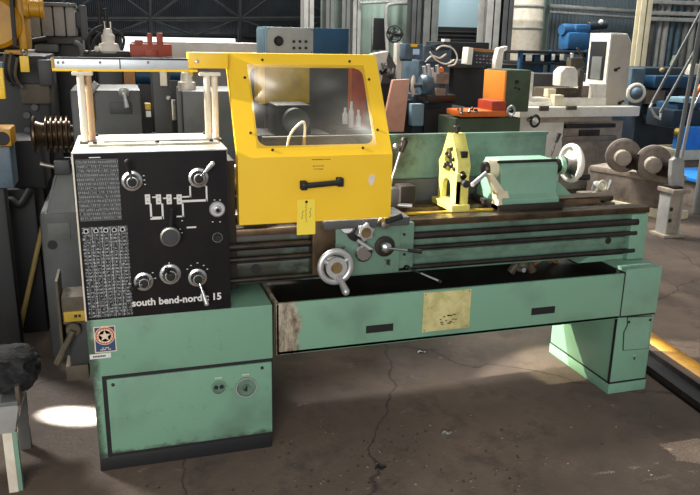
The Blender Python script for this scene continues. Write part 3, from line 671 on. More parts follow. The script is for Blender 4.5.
# give the sheet its thickness
gmesh = part('window_pane', m, cg, 'clear scratched plastic window'); sm = gmesh.modifiers.new('thick', 'SOLIDIFY'); sm.thickness = .003
for (px, py) in ((262.3, 60), (349.5, 61.5), (244.8, 77.7), (369, 79.5), (250.5, 133), (377.5, 130), (272.5, 150), (362.8, 148)):
    n = Vector((0, -.4, .25)); d = ray(px, py); t = ((Vector((0, .05, 1.27))-CAM).dot(n))/d.dot(n); q = CAM+d*t
    m = mb(); m.rev([(0, .006), (.004, .005), (.005, 0)], q, (0, -.85, .53), 'darksteel', 12); part('rivet', m, cg)
a = A(302.5, 184.5, .05); b = A(338.5, 181, .05); m = mb()
for c in (a, b): m.box(c.x-.013, c.x+.013, .012, .05, c.z-.018, c.z+.018, 'rubber', .005)
m.cyl((a.x, .018, a.z), (b.x, .018, b.z), .0115, 'rubber'); m.box(a.x-.008, a.x+.008, .009, .013, a.z-.01, a.z+.01, 'darksteel', .002)
part('guard_handle', m, cg, 'black pull handle')
m = mb(); c = A(371.5, 180, .05); m.prism([(c.x+x, c.z+z) for x, z in ((-.012, .018), (.006, .024), (.015, .018), (.012, -.004), (.003, -.024), (-.008, -.02), (-.014, -.004))], 'Y', .048, .051, 'post'); part('worn_patch', m, cg, 'bare patch with chipped paint')
m = mb(); rn = random.Random(5)
for row, (xx, zz, n) in enumerate(((312, 159.5, 10), (313, 166, 6), (314, 169, 5))):
    for i in range(n):
        c = A(xx+i*1.9, zz-i*.05, .05); m.box(c.x, c.x+.005, .0488, .051, c.z-.001-rn.random()*.002, c.z+.001, 'ink')
part('scribble_mark', m, cg, 'faint worn lettering')
# guard arm, rail and posts
RY = .24
m = mb(); a = A(188, 60, RY); b = A(232, 60, RY); zt = A(210, 52.5, RY).z; zb = A(210, 68.5, RY).z
m.box(a.x, GX0-.002, RY-.005, RY+.06, zb, zt, 'yellow', .003); m.box(a.x+.004, a.x+.018, RY-.002, RY+.04, zb-.03, zb+.01, 'yellow_dull', .002)
m.ball(A(197, 61.5, RY-.006), .008, 'alum'); ga = part('guard_arm', m, cg)
m = mb(); a = A(53, 63, RY); b = A(192, 63, RY); zt = a.z+.017; zb = a.z-.022
m.box(a.x, b.x, RY+.003, RY+.05, zb, zt, 'rail_face', .002); m.box(a.x-.004, b.x, RY, RY+.05, zt-.002, zt+.005, 'charcoal', .001); m.box(a.x-.004, b.x+.02, RY-.006, RY+.05, zb-.008, zb+.002, 'yellow', .002); m.box(a.x-.006, a.x+.004, RY-.002, RY+.05, zb, zt+.003, 'yellow_dull', .001)
for px in (58, 63, 100, 148): c = A(px, 62.5, RY); m.ball((c.x, RY+.002, c.z), .005, 'steel')
m.box(a.x+.24, a.x+.244, RY+.0, RY+.02, zb, zt, 'charcoal')
part('guard_rail', m, L, 'long grey rail with yellow lower edge'); RZ = zb-.008
for px0, px1 in ((84, 92), (209, 217)):
    a = A(px0-1.5, 105, .22); b = A(px0+6, 105, .25); r = .0135
    base = 1.318
    m = mb(); m.cyl((a.x, .215, base), (a.x, .215, RZ), r, 'post'); m.cyl((b.x, .245, base), (b.x, .245, RZ), r*.95, 'post' if px0 > 100 else 'post_tan'); m.box(a.x-.02, b.x+.018, .20, .265, base, base+.012, 'darksteel', .003); m.box(a.x-.03, b.x+.02, .20, .27, RZ-.014, RZ, 'post', .003)
    if px0 > 100: pass
    part('guard_post', m, L, 'pair of slim cream tubes')
# braided coolant hose seen through the window
m = mb(); m.tube([A(*q) for q in ((287, 150, .45), (289, 138, .45), (295, 128, .44), (303, 122, .42), (305, 128, .42), (304, 141, .42))], .006, 'white'); m.tube([(A(287, 150, .45).x, .45, A(287, 150, .45).z), (A(287, 160, .45).x, .47, 1.10), (A(287, 160, .45).x, .50, .94)], .006, 'white'); m.cyl(A(304.5, 137, .42), A(304, 146, .42), .008, 'brass'); part('coolant_hose', m, L, 'white braided hose with a brass nozzle')
# brackets on the left end
m = mb(); a = A(67, 300, .30)
m.box(-.115, -.014, .26, .40, .56, .68, 'bracket', .006); m.box(-.13, -.118, .24, .42, .42, .76, 'bracket', .004); m.box(-.10, -.014, .28, .42, .36, .56, 'grey_dark', .006); m.box(-.12, -.03, .26, .38, .30, .37, 'bracket', .004)
m.cyl((-.075, .24, .54), (-.075, .30, .54), .03, 'bracket'); m.cyl((-.075, .235, .54), (-.15, .225, .40), .014, 'bracket')
gb = part('end_bracket', m, L, 'dark gear-train bracket on the left end')
m = mb(); a = A(64, 318, .25); b = A(82, 316, .25); m.box(a.x, -.010, .245, .27, a.z-.018, a.z+.026, 'yellow_dull', .003); m.box(b.x-.03, b.x-.018, .243, .25, a.z+.0, a.z+.012, 'black'); m.box(b.x-.014, b.x-.004, .243, .25, a.z+.0, a.z+.012, 'black'); part('warning_plate', m, gb, 'small yellow plate')
# ---- paper tag hanging from the guard handle
m = mb(); a = A(296.8, 215, .044); b = A(315.3, 214, .044); zt = A(306, 199, .044).z; zb = A(306, 234.5, .044).z
m.box(a.x, b.x, .0425, .0445, zb, zt, 'tag_yellow')
cxx = (a.x+b.x)/2; m.rev([(0, .006), (.001, .006), (.001, .0035), (0, .0035)], (cxx+.001, .0424, zt-.012), (0, -1, 0), 'ink', 16)
rn = random.Random(11)
for dx, z0, z1 in ((.0, .022, .098), (.017, .040, .078), (-.016, .050, .086)):       # three columns of pencil strokes
    z = z0
    while z < z1:
        x = cxx+dx+rn.uniform(-.002, .002); h = rn.uniform(.003, .006)
        m.box(x-.004, x+.004, .0420, .0426, zt-z-.0009, zt-z, 'ink', 0, Matrix.Rotation(rn.uniform(-.9, .9), 3, 'Y')); m.box(x-.0008, x+.0008, .0420, .0426, zt-z-h*.6, zt-z+h*.3, 'ink'); z += h+.002
solo('paper_tag', m, 'yellow paper tag with handwriting, hung below the handle of the chuck guard', 'tag')
# ================================================================== SETTING
m = mb(); m.box(-8, 24, -5, 22, -.12, 0, 'floor'); struct('floor', m)
m = mb(); m.box(-8, 24, 20, 20.2, 0, 8, 'wall_dark'); struct('wall_back', m)
m = mb(); m.box(-7.2, -7, -5, 20, 0, 3.2, 'wall_side'); m.box(-7.2, -7, -5, 20, 6.5, 8, 'wall_side'); struct('wall_left', m)
def col3(px0, px1, Y, D, h, k, nm='trim'):  # H-section steel column
    a = A(px0, 20, Y); b = A(px1, 20, Y); m = mb(); w = b.x-a.x; f = w*.1
    m.box(a.x, b.x, Y, Y+f, 0, h, k, .004); m.box(a.x, b.x, Y+D-f, Y+D, 0, h, k, .004); m.box((a.x+b.x)/2-f/2, (a.x+b.x)/2+f/2, Y, Y+D, 0, h, k)
    m.box(a.x-.05, b.x+.05, Y-.05, Y+D+.05, 0, .03, k)
    return m
# green sheet partition on the right, with a door opening and high band of daylight
WY = 13.0
def ppx(x, Y=WY, y=30): return A(x, y, Y).x
m = mb()
for (p0, p1) in ((322, 438), (487, 548)): m.box(ppx(p0), ppx(p1), WY, WY+.12, 0, 6, 'wall_green')
zt = A(462, 28, WY).z
m.box(ppx(438), ppx(487), WY, WY+.12, 3.6, 6, 'wall_green')
struct('wall_partition', m)
m = mb(); zz = A(462, 27, WY).z; m.box(ppx(436), ppx(489), WY+.2, WY+.26, zz, 3.8, 'daylight_blue'); struct('window_1', m)
m = mb(); m.box(ppx(436), ppx(489), WY+.15, WY+.3, 0, zz, 'charcoal', .01)
for i in range(3): z = zz-.12-i*.09; m.box(ppx(436), ppx(489), WY+.10, WY+.15, z, z+.03, 'grey_dark', .004)
struct('trim_1', m)
m = mb(); m.box(ppx(548), 24, WY+.4, WY+.5, 0, 6, 'wall_bay'); struct('wall_right_bay', m)
# strip of daylight low on the far wall
m = mb(); a = A(122, 38, 19.9); b = A(235, 38, 19.9); m.box(a.x, b.x, 19.86, 19.92, 1.3, A(180, 37.5, 19.9).z, 'daylight'); m.box(a.x-1.2, b.x+1.0, 19.82, 19.9, A(180, 37.5, 19.9).z, A(180, 37.5, 19.9).z+.12, 'grey_dark'); struct('window_2', m)
# dark opening low in the partition
m = mb(); a = A(373, 18, WY); b = A(385, 50, WY); m.box(a.x, b.x, WY-.03, WY, b.z, a.z, 'charcoal', .004); m.box(a.x-.03, a.x, WY-.05, WY, b.z-.03, a.z+.03, 'grey_light'); m.box(b.x, b.x+.03, WY-.05, WY, b.z-.03, a.z+.03, 'grey_light'); struct('window_3', m)
# roof trusses against the far wall
TY = 18.5
m = mb()
def bar(p, q, w, k='grey', Y=TY, mbx=None):
    a = A(*p, Y); b = A(*q, Y); d = b-a; (mbx or m).cyl(a, b, w, k, seg=8)
bar((0, 19), (330, 18), .05); bar((0, 21), (330, 20), .03)
for i, x in enumerate((-30, 63, 150, 240, 330)):
    bar((x, -60), (x, 45), .06, 'grey')
for x in (-30, 63, 150, 240):
    bar((x, 19), (x+45, -14), .035); bar((x+90, 18), (x+45, -14), .035); bar((x+45, 36), (x, 19), .03); bar((x+45, 36), (x+90, 18), .03)
for x in (63, 150, 240): a = A(x, 45, TY); m.box(a.x-.1, a.x+.1, TY-.1, TY+.1, 0, a.z, 'grey_dark')
struct('trim_2', m)
# columns and pipes
cols = ((304, 314, 12.0, .3, 'grey_light'), (326, 334, 12.4, .3, 'grey_mid'), (342, 350, 12.6, .3, 'grey_mid'), (353, 361, 12.6, .3, 'grey_light'), (412, 421, 11.8, .3, 'grey'), (424, 438, 11.8, .35, 'grey_mid'), (487, 500, 10.5, .4, 'grey_light'), (503, 513, 10.5, .35, 'grey'), (640, 651, 9.5, .16, 'cream'))
for i, (a, b, Y, D, k) in enumerate(cols): struct('trim_%d' % (i+3), col3(a, b, Y, D, 6, k))
m = mb(); rn = random.Random(2)
for x in (655, 662, 668, 674, 681, 688, 695, 702, 710): a = A(x, 30, 12.6); m.cyl((a.x, 12.7, 0), (a.x, 12.7, 6), .05+.03*rn.random(), rn.choice(['grey', 'bluegrey', 'grey_light', 'grey_mid']), seg=12)
for y in (5, 16, 22): a = A(690, y, 12.5); m.box(A(650, y, 12.5).x, 24, 12.5, 12.6, a.z, a.z+.09, 'grey_light', .01)
struct('trim_12', m)
m = mb(); bar((550, 6), (640, 12), .05, 'grey_light', 12.9); bar((550, 12), (640, 18), .03, 'grey_light', 12.9); bar((360, 3), (412, 1), .03, 'grey_light', 12.5); m.tube([A(388, 60, 12.4), A(386, 12, 12.4), A(392, 4, 12.4), A(412, 3, 12.4)], .04, 'grey_light'); struct('trim_13', m)
# yellow line painted on the floor
m = mb(); a = FL(640, 331); b = FL(705, 374); d = (b-a).normalized(); n = Vector((-d.y, d.x, 0))*.06; a -= d*3.2; b += d*1.5
m.hexa([a-n, b-n, b+n, a+n, a-n+Vector((0, 0, .003)), b-n+Vector((0, 0, .003)), b+n+Vector((0, 0, .003)), a+n+Vector((0, 0, .003))], 'line_paint')
struct('trim_14', m)

# ================================================================== THINGS BEHIND, LEFT
def T(name, label, cat, P_, group=None): return thing(name, label, cat, P_, 0, group)
# second lathe, grey, directly behind
G = thing('grey_lathe', 'grey lathe standing behind the green lathe, pulleys on its left end', 'lathe', (.1, 1.3, 0))
GYF = 1.2
m = mb(); m.pb(44, 212, 86, 330, GYF, .7, 'grey', .03, 0.0); gx0 = A(50, 270, GYF).x; m.box(A(80, 270, GYF).x, A(196, 240, GYF).x, GYF+.02, GYF+.7, 0, .95, 'grey_dark', .01); m.hexa([(gx0, GYF, A(60, 214, GYF).z-.02), (gx0+.4, GYF, A(60, 214, GYF).z-.02), (gx0+.4, GYF+.6, .9), (gx0, GYF+.6, .9), (gx0+.08, GYF+.1, 1.05), (gx0+.4, GYF+.1, 1.05), (gx0+.4, GYF+.5, 1.05), (gx0+.08, GYF+.5, 1.05)], 'grey_mid', .01)
gc = part('base_cabinet', m, G)
m = mb(); a = A(59, 231, GYF); m.box(a.x-.055, a.x+.055, GYF-.006, GYF, a.z-.045, a.z+.045, 'grey_mid', .006); m.rev([(0, .025), (.003, .024), (.003, 0)], (A(52.5, 245, GYF).x, GYF-.0, A(52.5, 245, GYF).z), (0, -1, 0), 'black', 20); part('cover_plate', m, gc)
m = mb(); m.pb(75, 90, 144, 215, GYF+.02, .5, 'grey', .012, .95); part('headstock', m, G)
m = mb(); c = A(121, 106, GYF+.01); m.box(c.x-.055, c.x+.055, GYF+.008, GYF+.02, c.z-.04, c.z+.02, 'grey_dark', .002); part('speed_plate', m, G)
m = mb(); c = A(124, 93, GYF-.03); m.rev([(0, .028), (.03, .026), (.045, .014), (.045, 0)], (c.x, GYF+.02, c.z), (0, -1, 0), 'grey_light', 20); m.cyl((c.x, GYF-.03, c.z), A(127, 108, GYF-.05), .008, 'alum', .013); part('shift_lever', m, G, 'pale lever and knob')
m = mb(); m.cyl(A(89, 95, GYF-.02), A(97, 83, GYF-.02), .012, 'grey_light', .018); m.pb(90, 96, 94, 121, GYF-.01, .02, 'yellow'); part('feed_lever', m, G, 'white-knobbed lever over a yellow tag')
m = mb(); c = A(70, 134, 1.45)
prof = [(0, .10), (.012, .115), (.025, .115), (.03, .085), (.06, .075), (.09, .07)]
for i in range(5): h = .095+i*.036; prof += [(h, .085), (h+.004, .112), (h+.014, .115), (h+.02, .085), (h+.034, .082)]
prof = [(h*.72, r*.86) for h, r in prof]; m.rev(prof, (c.x-.19, 1.45, c.z), (1, 0, 0), 'way', 36); m.cyl((c.x-.05, 1.45, c.z), (c.x+.05, 1.45, c.z), .05, 'darksteel'); part('cone_pulley', m, G, 'rusty stepped pulley')
m = mb(); m.pb(54, 161, 70, 175, GYF+.05, .12, 'grey_dark', .006); c = A(50, 165, GYF+.05); m.cyl(A(55, 167, GYF+.1), A(40, 164, GYF+.1), .010, 'steel', .014); m.cyl(A(65, 175, GYF+.1), A(66, 200, GYF+.1), .015, 'grey_dark'); part('side_gearbox', m, G)
m = mb(); m.pb(196, 135, 330, 200, 1.5, .35, 'grey_dark', .01); m.box(A(200, 200, 1.5).x, A(250, 200, 1.5).x, 1.52, 1.84, 0, .9, 'grey_dark', .01); part('bed', m, G)
m = mb(); m.pb(153, 66, 171, 122, GYF+.12, .25, 'grey_dark', .006, .95); m.pb(160, 70, 167, 86, GYF+.10, .02, 'post', .003); m.ball(A(168, 98, GYF+.11), .014, 'alum'); m.cyl(A(172, 100, GYF+.15), A(173, 120, GYF+.15), .02, 'steel'); part('spindle_column', m, G)
m = mb(); m.pb(183, 91, 245, 130, GYF+.20, .45, 'grey_mid', .01, .95); m.rev([(0, .05), (.05, .05), (.055, .035), (.10, .03), (.12, .012), (.15, .012)], A(187, 91, GYF+.35), (0, 0, 1), 'post'); part('gear_head', m, G, 'grey gearbox with a white filler neck')
m = mb(); m.pb(145, 104, 151, 110, GYF+.10, .1, 'yellow_dull', .003); m.pb(146, 111, 151, 117, GYF+.09, .01, 'paper', .001); part('drain_fitting', m, G)
# chuck visible through the guard window
m = mb(); c = A(294, 121, 1.45); m.rev([(0, .070), (.01, .078), (.12, .078), (.12, 0)], (c.x, 1.5, c.z), (0, -1, 0), 'grey', 32); m.box(c.x-.11, c.x+.11, 1.46, 1.7, .95, c.z+.095, 'charcoal', .02); part('chuck_box', m, G)
# wooden post behind and brown board
m = mb(); m.pb(124, 66, 135, 88, 2.1, .06, 'wood_brown', .003, 0); solo('wooden_post', m, 'brown wooden post behind the grey headstock with the white lever', 'post')
# blue motors
for (x0, x1, y0, y1, lb) in ((136, 153, 67, 84, 'blue motor on a stand, seen under the long guard rail nearer its left end'), (164, 184, 67, 80, 'blue motor on a stand, just right of the dark spindle column under the guard rail')):
    a = A(x0, (y0+y1)/2, 2.6); b = A(x1, (y0+y1)/2, 2.6); r = S((y1-y0)/2, a); t = T('electric_motor', lb, 'motor', (a.x, 2.6, 0), 'blue motors under the guard rail')
    m = mb(); m.rev([(0, r*.6), (.02, r), (b.x-a.x+.02, r), (b.x-a.x+.04, r*.6), (b.x-a.x+.04, 0)], (a.x-.02, 2.6, a.z), (1, 0, 0), 'blue_deep', 24); part('motor_body', m, t)
    m = mb(); m.box(a.x, b.x, 2.5, 2.7, 0, a.z-r*.9, 'grey_dark', .01); part('stand', m, t)
# grey machining centre with panelled guard, top left
t = T('milling_machine', 'grey milling machine with a ribbed panel cover, behind the yellow press', 'machine', A(55, 40, 3.4).xy.to_3d())
m = mb(); Y = 3.4
for i, (p0, p1) in enumerate(((30, 40.5), (41, 53), (53.5, 65), (65.5, 75))): m.pb(p0, 6 + (5 if i == 0 else 0), p1, 36.5, Y, .35, 'grey_light', .02)
m.pb(40, 2.5, 75, 6.5, Y-.02, .4, 'grey_mid', .01); part('panel_cover', m, t, 'folded light grey cover')
m = mb(); m.pb(30, 36, 82, 44, Y+.1, .4, 'grey', .01); m.pb(35, 44, 58, 52, Y+.0, .4, 'grey_mid', .01); m.pb(50, 38, 84, 90, Y+.2, .5, 'grey_dark', .01, 0); m.pb(80, 5, 87, 40, Y+.1, .1, 'grey', .01); m.pb(74, 12, 82, 28, Y+.1, .3, 'grey_dark', .01); part('column', m, t)
m = mb(); m.cyl(A(24, 43, Y-.2), A(47, 39, Y-.2), .025, 'charcoal'); part('pipe', m, t); m = mb(); m.tube([A(74, 42, Y-.1), A(80, 46, Y-.1), A(82, 56, Y-.1), A(78, 62, Y-.1)], .02, 'grey_mid'); part('hose', m, t)
m = mb(); m.pb(24, 50, 34, 62, Y-.1, .3, 'white', .01); m.pb(33, 56, 42, 75, Y-.05, .3, 'grey_mid', .01); m.pb(24, 62, 46, 100, Y-.1, .3, 'grey_dark', .01, 0); part('control_cabinet', m, t)
# turret head
Y = 3.0
t = T('turret_mill_head', 'white and black vertical machine head standing above the guard rail', 'machine', A(108, 50, Y).xy.to_3d())
c = A(109, 50, Y); s = S(1, c); m = mb()
m.rev([(0, 9*s), (2*s, 11*s), (9*s, 9*s), (10*s, 6*s), (17*s, 6.5*s), (19*s, 4.5*s), (23*s, 4*s), (24*s, 0)], (c.x, Y, c.z-3*s), (0, 0, 1), 'white', 28); part('spindle_head', m, t)
m = mb()
for dx in (-2.5, 3): m.cyl((c.x+dx*s, Y, c.z+18*s), (c.x+dx*s, Y, c.z+27*s), 1.3*s, 'steel')
m.cyl((c.x-7*s, Y+.1, c.z-2*s), (c.x-7*s, Y+.1, c.z+60*s), 1.6*s, 'charcoal'); m.cyl((c.x-1*s, Y+.1, c.z+20*s), (c.x-1*s, Y+.1, c.z+40*s), 2*s, 'charcoal'); part('spindle_rods', m, t)
m = mb(); m.tube([A(90, 52, Y), A(88, 40, Y), A(94, 30, Y), A(103, 26, Y)], 1.6*s, 'rubber'); m.tube([A(122, 50, Y), A(124, 40, Y), A(120, 33, Y), A(113, 30, Y)], 1.4*s, 'rubber'); m.tube([A(92, 48, Y-.05), A(96, 38, Y-.05), A(102, 33, Y-.05)], 1.2*s, 'rubber'); part('cables', m, t)
m = mb(); m.pb(84, 51, 130, 57, Y-.05, .4, 'charcoal', .01); m.pb(98, 55, 122, 86, Y, .3, 'grey_dark', .01, 0); m.ball(A(97, 49, Y-.05), 3*s, 'white'); m.ball(A(87, 52, Y-.05), 2*s, 'steel'); part('machine_body', m, t)
# long white machine bed and red casting on it
t = T('planer_bed', 'long off-white machine bed beyond the guard rail', 'machine', A(200, 50, 4.6).xy.to_3d())
m = mb(); m.pb(133, 42, 262, 66, 4.6, .6, 'white', .02); part('table', m, t); m = mb(); a = A(133, 60, 4.6); b = A(262, 60, 4.6); m.box(a.x+.1, b.x-.1, 4.7, 5.1, 0, A(200, 64, 4.6).z, 'grey_light', .02); part('base', m, t)
zb_ = A(150, 56.5, 2.9).z
t = T('red_casting', 'red-orange slotted casting standing behind the guard rail', 'casting', A(152, 56, 2.9).xy.to_3d())
m = mb(); m.pb(130, 44, 172, 56.5, 2.9, .12, 'redorange', .008); m.pb(135, 40, 143, 46, 2.9, .12, 'redorange', .006); m.pb(147.5, 33, 152, 46, 2.9, .08, 'redorange', .006); m.pb(157, 33, 163, 46, 2.9, .08, 'redorange', .006); m.pb(145, 50, 157, 57, 2.86, .08, 'redorange', .006); part('casting_body', m, t)
m = mb(); m.pb(133, 56.5, 173, 62, 2.82, .18, 'grey_dark', .008, 0); solo('grey_stand', m, 'dark stand carrying the red-orange casting', 'stand')
# yellow press, far left
Y = 2.2
t = T('mechanical_press', 'large yellow mechanical press at the far left', 'press', A(10, 50, Y).xy.to_3d())
m = mb(); c = A(-8, 22, Y); s = S(1, c); m.rev([(0, 24*s), (3*s, 26*s), (20*s, 26*s), (23*s, 22*s), (23*s, 8*s), (10*s, 7*s), (10*s, 0)], (c.x, Y+.2, c.z), (0, -1, 0), 'yellow_cast', 48)
m.pb(-40, -60, 12, 48, Y+.2, .5, 'yellow_cast', .05); part('press_frame', m, t, 'rounded yellow casting')
m = mb(); m.pb(15, -30, 24, 50, Y+.1, .3, 'yellow_cast', .02); m.pb(22, -10, 26, 16, Y+.05, .2, 'yellow_cast', .02); m.pb(4, 50, 24, 54.5, Y, .25, 'yellow_cast', .01); part('press_arm', m, t)
m = mb(); c = A(25, 8, Y); m.rev([(0, 10*s), (4*s, 10*s), (5*s, 8.5*s), (14*s, 8.5*s), (15*s, 10*s), (18*s, 10*s), (18*s, 0)], (c.x-2*s, Y+.1, c.z), (1, 0, 0), 'yellow_cast', 28); part('air_cylinder', m, t)
m = mb(); c = A(13.5, 20, Y); m.prism([(A(11, 0, Y).x, 2.6), (A(15, 0, Y).x, 2.6), (A(16, 46, Y).x, A(16, 46, Y).z), (A(12.5, 46, Y).x, A(12.5, 46, Y).z)], 'Y', Y+.02, Y+.12, 'black'); part('slide_gap', m, t)
m = mb(); m.pb(-40, 55, 52, 200, Y+.15, .8, 'charcoal', .02, 0); m.pb(38, 60, 52, 86, Y+.05, .3, 'grey_dark', .01); m.pb(20, 84, 50, 104, Y+.08, .2, 'bracket', .01)
for (x, y) in ((24, 88), (25, 101), (26, 116), (27, 131), (34, 108)): m.rev([(0, .025), (.02, .022), (.02, 0)], (A(x, y, Y+.08).x, Y+.14, A(x, y, Y+.08).z), (0, -1, 0), 'grey', 14)
part('lower_body', m, t, 'black oily lower body')
m = mb()
for i, (x, y) in enumerate(((5, 58), (8, 60), (11, 57), (14, 60), (17, 62))): m = mb(); m.tube([A(x, y-4, Y), A(x-2, y+12, Y-.03), A(x+2, y+22, Y), A(x+6, y+26, Y)], .010, 'rubber' if i % 2 else 'bracket'); part('hanging_hose', m, t)
m = mb(); m.pb(20, 56, 29, 72, Y-.06, .008, 'yellow', .001); m.cyl(A(24, 50, Y-.05), A(24, 57, Y-.05), .004, 'steel'); m.ball(A(22.5, 51.5, Y-.05), .012, 'steel'); solo('hanging_tag', m, 'yellow card tag hanging from the yellow press', 'tag')
# black machine low at the left
t = T('black_machine_base', 'black oily machine base left of the grey cabinet', 'machine', A(20, 250, 1.5).xy.to_3d())
m = mb(); m.pb(-60, 190, 40, 300, 1.65, .5, 'charcoal', .02, 0.0); m.pb(10, 140, 44, 190, 1.7, .4, 'black', .02); part('base', m, t)
m = mb(); m.tube([A(30, 190, 1.6), A(20, 205, 1.55), A(10, 200, 1.58), A(2, 215, 1.6)], .02, 'rubber'); part('hose', m, t)
t = T('junction_box', 'blue-grey box with yellow bracket at the left edge of the photo', 'box', A(5, 170, 1.2).xy.to_3d())
m = mb(); m.pb(-25, 147, 12, 189, 1.2, .2, 'bluegrey', .01); part('box_body', m, t)
m = mb(); m.pb(-25, 129, 11, 147, 1.18, .2, 'yellow_cast', .008); c = A(2, 139, 1.17); m.rev([(0, .035), (.004, .033), (.004, 0)], (c.x, 1.18, c.z), (0, -1, 0), 'black', 20); part('yellow_bracket', m, t)
m = mb(); m.pb(-20, 189, 8, 260, 1.25, .12, 'charcoal', .01, 0); part('stand_post', m, t)
m = mb(); m.pb(-12, 68, 4, 99, 1.22, .03, 'yellow', .004); m.pb(-12, 62, 3, 80, 1.24, .03, 'bluegrey', .004); m.pb(-14, 98, -2, 148, 1.22, .05, 'charcoal', .004); part('yellow_flag', m, t, 'bright yellow plate on the upright')
# leaning wooden stick
m = mb(); a = FL(15.5, 352); b = A(43.5, 222, a.y+.28); d = (b-a); m.cyl(a+Vector((0, 0, .01)), a+d*1.02, .014, 'wood', seg=8); m.cyl(a+d, a+d*1.22+Vector((.06, .05, 0)), .013, 'wood', seg=8); solo('wooden_stick', m, 'slanted yellowish wooden stick leaning against the grey lathe', 'stick')

# ================================================================== CONTROL BOX AND CABINETS, CENTRE
Y = 2.3
zc = A(300, 54, Y).z
t = T('control_box', 'blue and grey control box with a black dial and six buttons', 'control box', (A(300, 50, Y).x, Y, zc))
x0, xm, x1 = A(267, 40, Y).x, A(313, 40, Y).x, A(349, 40, Y).x; zt = A(300, 27.5, Y).z
m = mb(); m.box(x0-.0, x1, Y, Y+.30, zc, zt, 'blue_deep', .006); bx = part('housing', m, t)
m = mb(); m.box(x0-.012, x0+.002, Y-.002, Y+.31, zc, zt+.003, 'blue_pale', .003); m.box(A(261, 40, Y+.1).x, x0, Y+.04, Y+.28, zc, zt-.01, 'blue_pale', .004); part('side_cover', m, t)
m = mb(); m.box(x0, xm, Y-.008, Y+.002, zc+.002, zt-.002, 'grey_light', .003)
for x in (x0+.012, xm-.012):
    for z in (zc+.014, zt-.012): m.ball((x, Y-.008, z), .004, 'darksteel')
fp = part('face_plate', m, t)
c = A(278.5, 41, Y); m = mb(); m.rev([(0, .034), (.004, .032), (.012, .026), (.035, .022), (.037, 0)], (c.x, Y-.008, c.z), (0, -1, 0), 'rubber', 28)
for i in range(20): an = 2*PI*i/20; m.box(c.x+.040*math.cos(an)-.0012, c.x+.040*math.cos(an)+.0012, Y-.0095, Y-.007, c.z+.040*math.sin(an)-.0012, c.z+.040*math.sin(an)+.0012, 'black')
part('speed_dial', m, fp)
for yy in (41.5, 48):
    for xx in (293.5, 299.5, 305.5): c = A(xx, yy, Y); m = mb(); m.rev([(0, .0095), (.014, .009), (.016, 0)], (c.x, Y-.008, c.z), (0, -1, 0), 'rubber', 16); part('push_button', m, fp)
m = mb(); a = A(304, 66, 2.32); b = A(337, 66, 2.32); m.box(A(262, 60, Y).x, A(348, 60, Y).x, Y-.02, Y+.45, 0, zc, 'grey_dark', .008)
c = A(291, 115, Y-.03)
cabt = solo('steel_cabinet', m, 'dark steel cabinet carrying the blue and grey control box', 'cabinet')
t = T('electrical_panel', 'yellow electrical panel seen through the guard window', 'panel', (A(285, 90, 1.95).x, 1.95, 0))
m = mb(); m.pb(259.5, 66, 309.5, 103.5, 1.95, .2, 'yellow_dull', .006); m.pb(265, 64, 309.5, 103, 1.94, .02, 'yellow_dull', .003); part('door', m, t)
m = mb(); m.pb(259, 64, 265, 104, 1.92, .03, 'yellow', .003); part('hinge_edge', m, t, 'brighter yellow hinge edge')
m = mb(); a = A(268, 110, 1.97); b = A(305, 110, 1.97); m.box(a.x, b.x, 1.97, 2.13, 0, A(285, 103, 1.95).z, 'grey_dark', .005); part('stand', m, t)
m = mb(); m.pb(339, 62, 352, 94, 2.6, .12, 'orange', .004, 0); m.pb(352, 64, 366, 82, 2.72, .1, 'redorange', .004, 0); solo('orange_machine_guard', m, 'orange and dull red guard seen at the right of the guard window', 'guard')
for i, (x, y0, y1) in enumerate(((345, 108, 124), (351, 102, 128), (358, 110, 128))):
    c = A(x, y1, 1.9+.05*i); r = S(2.6, c); h = S(y1-y0, c); m = mb(); m.rev([(0, r), (h*.6, r), (h*.75, r*.5), (h, r*.45), (h, 0)], c, (0, 0, 1), 'plant_white', 16)
    solo('white_bottle', m, ('leftmost white bottle seen through the guard window', 'middle and tallest white bottle seen through the guard window', 'rightmost white bottle seen through the guard window')[i], 'bottle', 'white bottles seen through the guard window')
zz = A(351, 128, 1.9).z
m = mb(); m.box(A(335, 128, 1.85).x, A(368, 128, 1.85).x, 1.82, 2.1, 0, zz-.002, 'grey_dark', .005); solo('bottle_stand', m, 'dark stand under the white bottles behind the guard window', 'stand')
# salmon sheet
m = mb(); Y = 3.2; pts = [(393, 80), (410, 79), (404, 132), (382, 132)]; q = [A(*p, Y) for p in pts]
m.prism([(p.x, p.z) for p in q], 'Y', Y, Y+.05, 'salmon', .01); a, b = q[3], q[2]; m.box(a.x, b.x, Y, Y+.3, 0, a.z, 'charcoal', .01); solo('salmon_board', m, 'salmon pink covered board leaning right of the chuck guard', 'board')
# dark machine between guard and mill with white slanted cover
t = T('grinding_machine', 'dark machine with slanted white cover right behind the guard top', 'machine', A(385, 65, 4.2).xy.to_3d())
m = mb(); Y = 4.2; q = [A(*p, Y) for p in ((372, 54), (389, 51), (381, 84), (374, 84))]; m.prism([(p.x, p.z) for p in q], 'Y', Y, Y+.1, 'white', .01); part('white_cover', m, t)
m = mb(); q = [A(*p, Y) for p in ((389, 50), (397, 66), (395, 84), (380, 84))]; m.prism([(p.x, p.z) for p in q], 'Y', Y+.02, Y+.3, 'grey', .01); m.pb(374, 78, 396, 130, Y+.05, .3, 'charcoal', .01, 0); part('body', m, t)
m = mb(); rn = random.Random(9)
for i in range(12): c = A(382+rn.random()*12, 62+rn.random()*16, Y-.02); m.cyl(c, c+Vector((rn.uniform(-.05, .05), -.03, rn.uniform(-.05, .05))), .012, rn.choice(['steel', 'darksteel', 'alum']))
part('fittings', m, t)

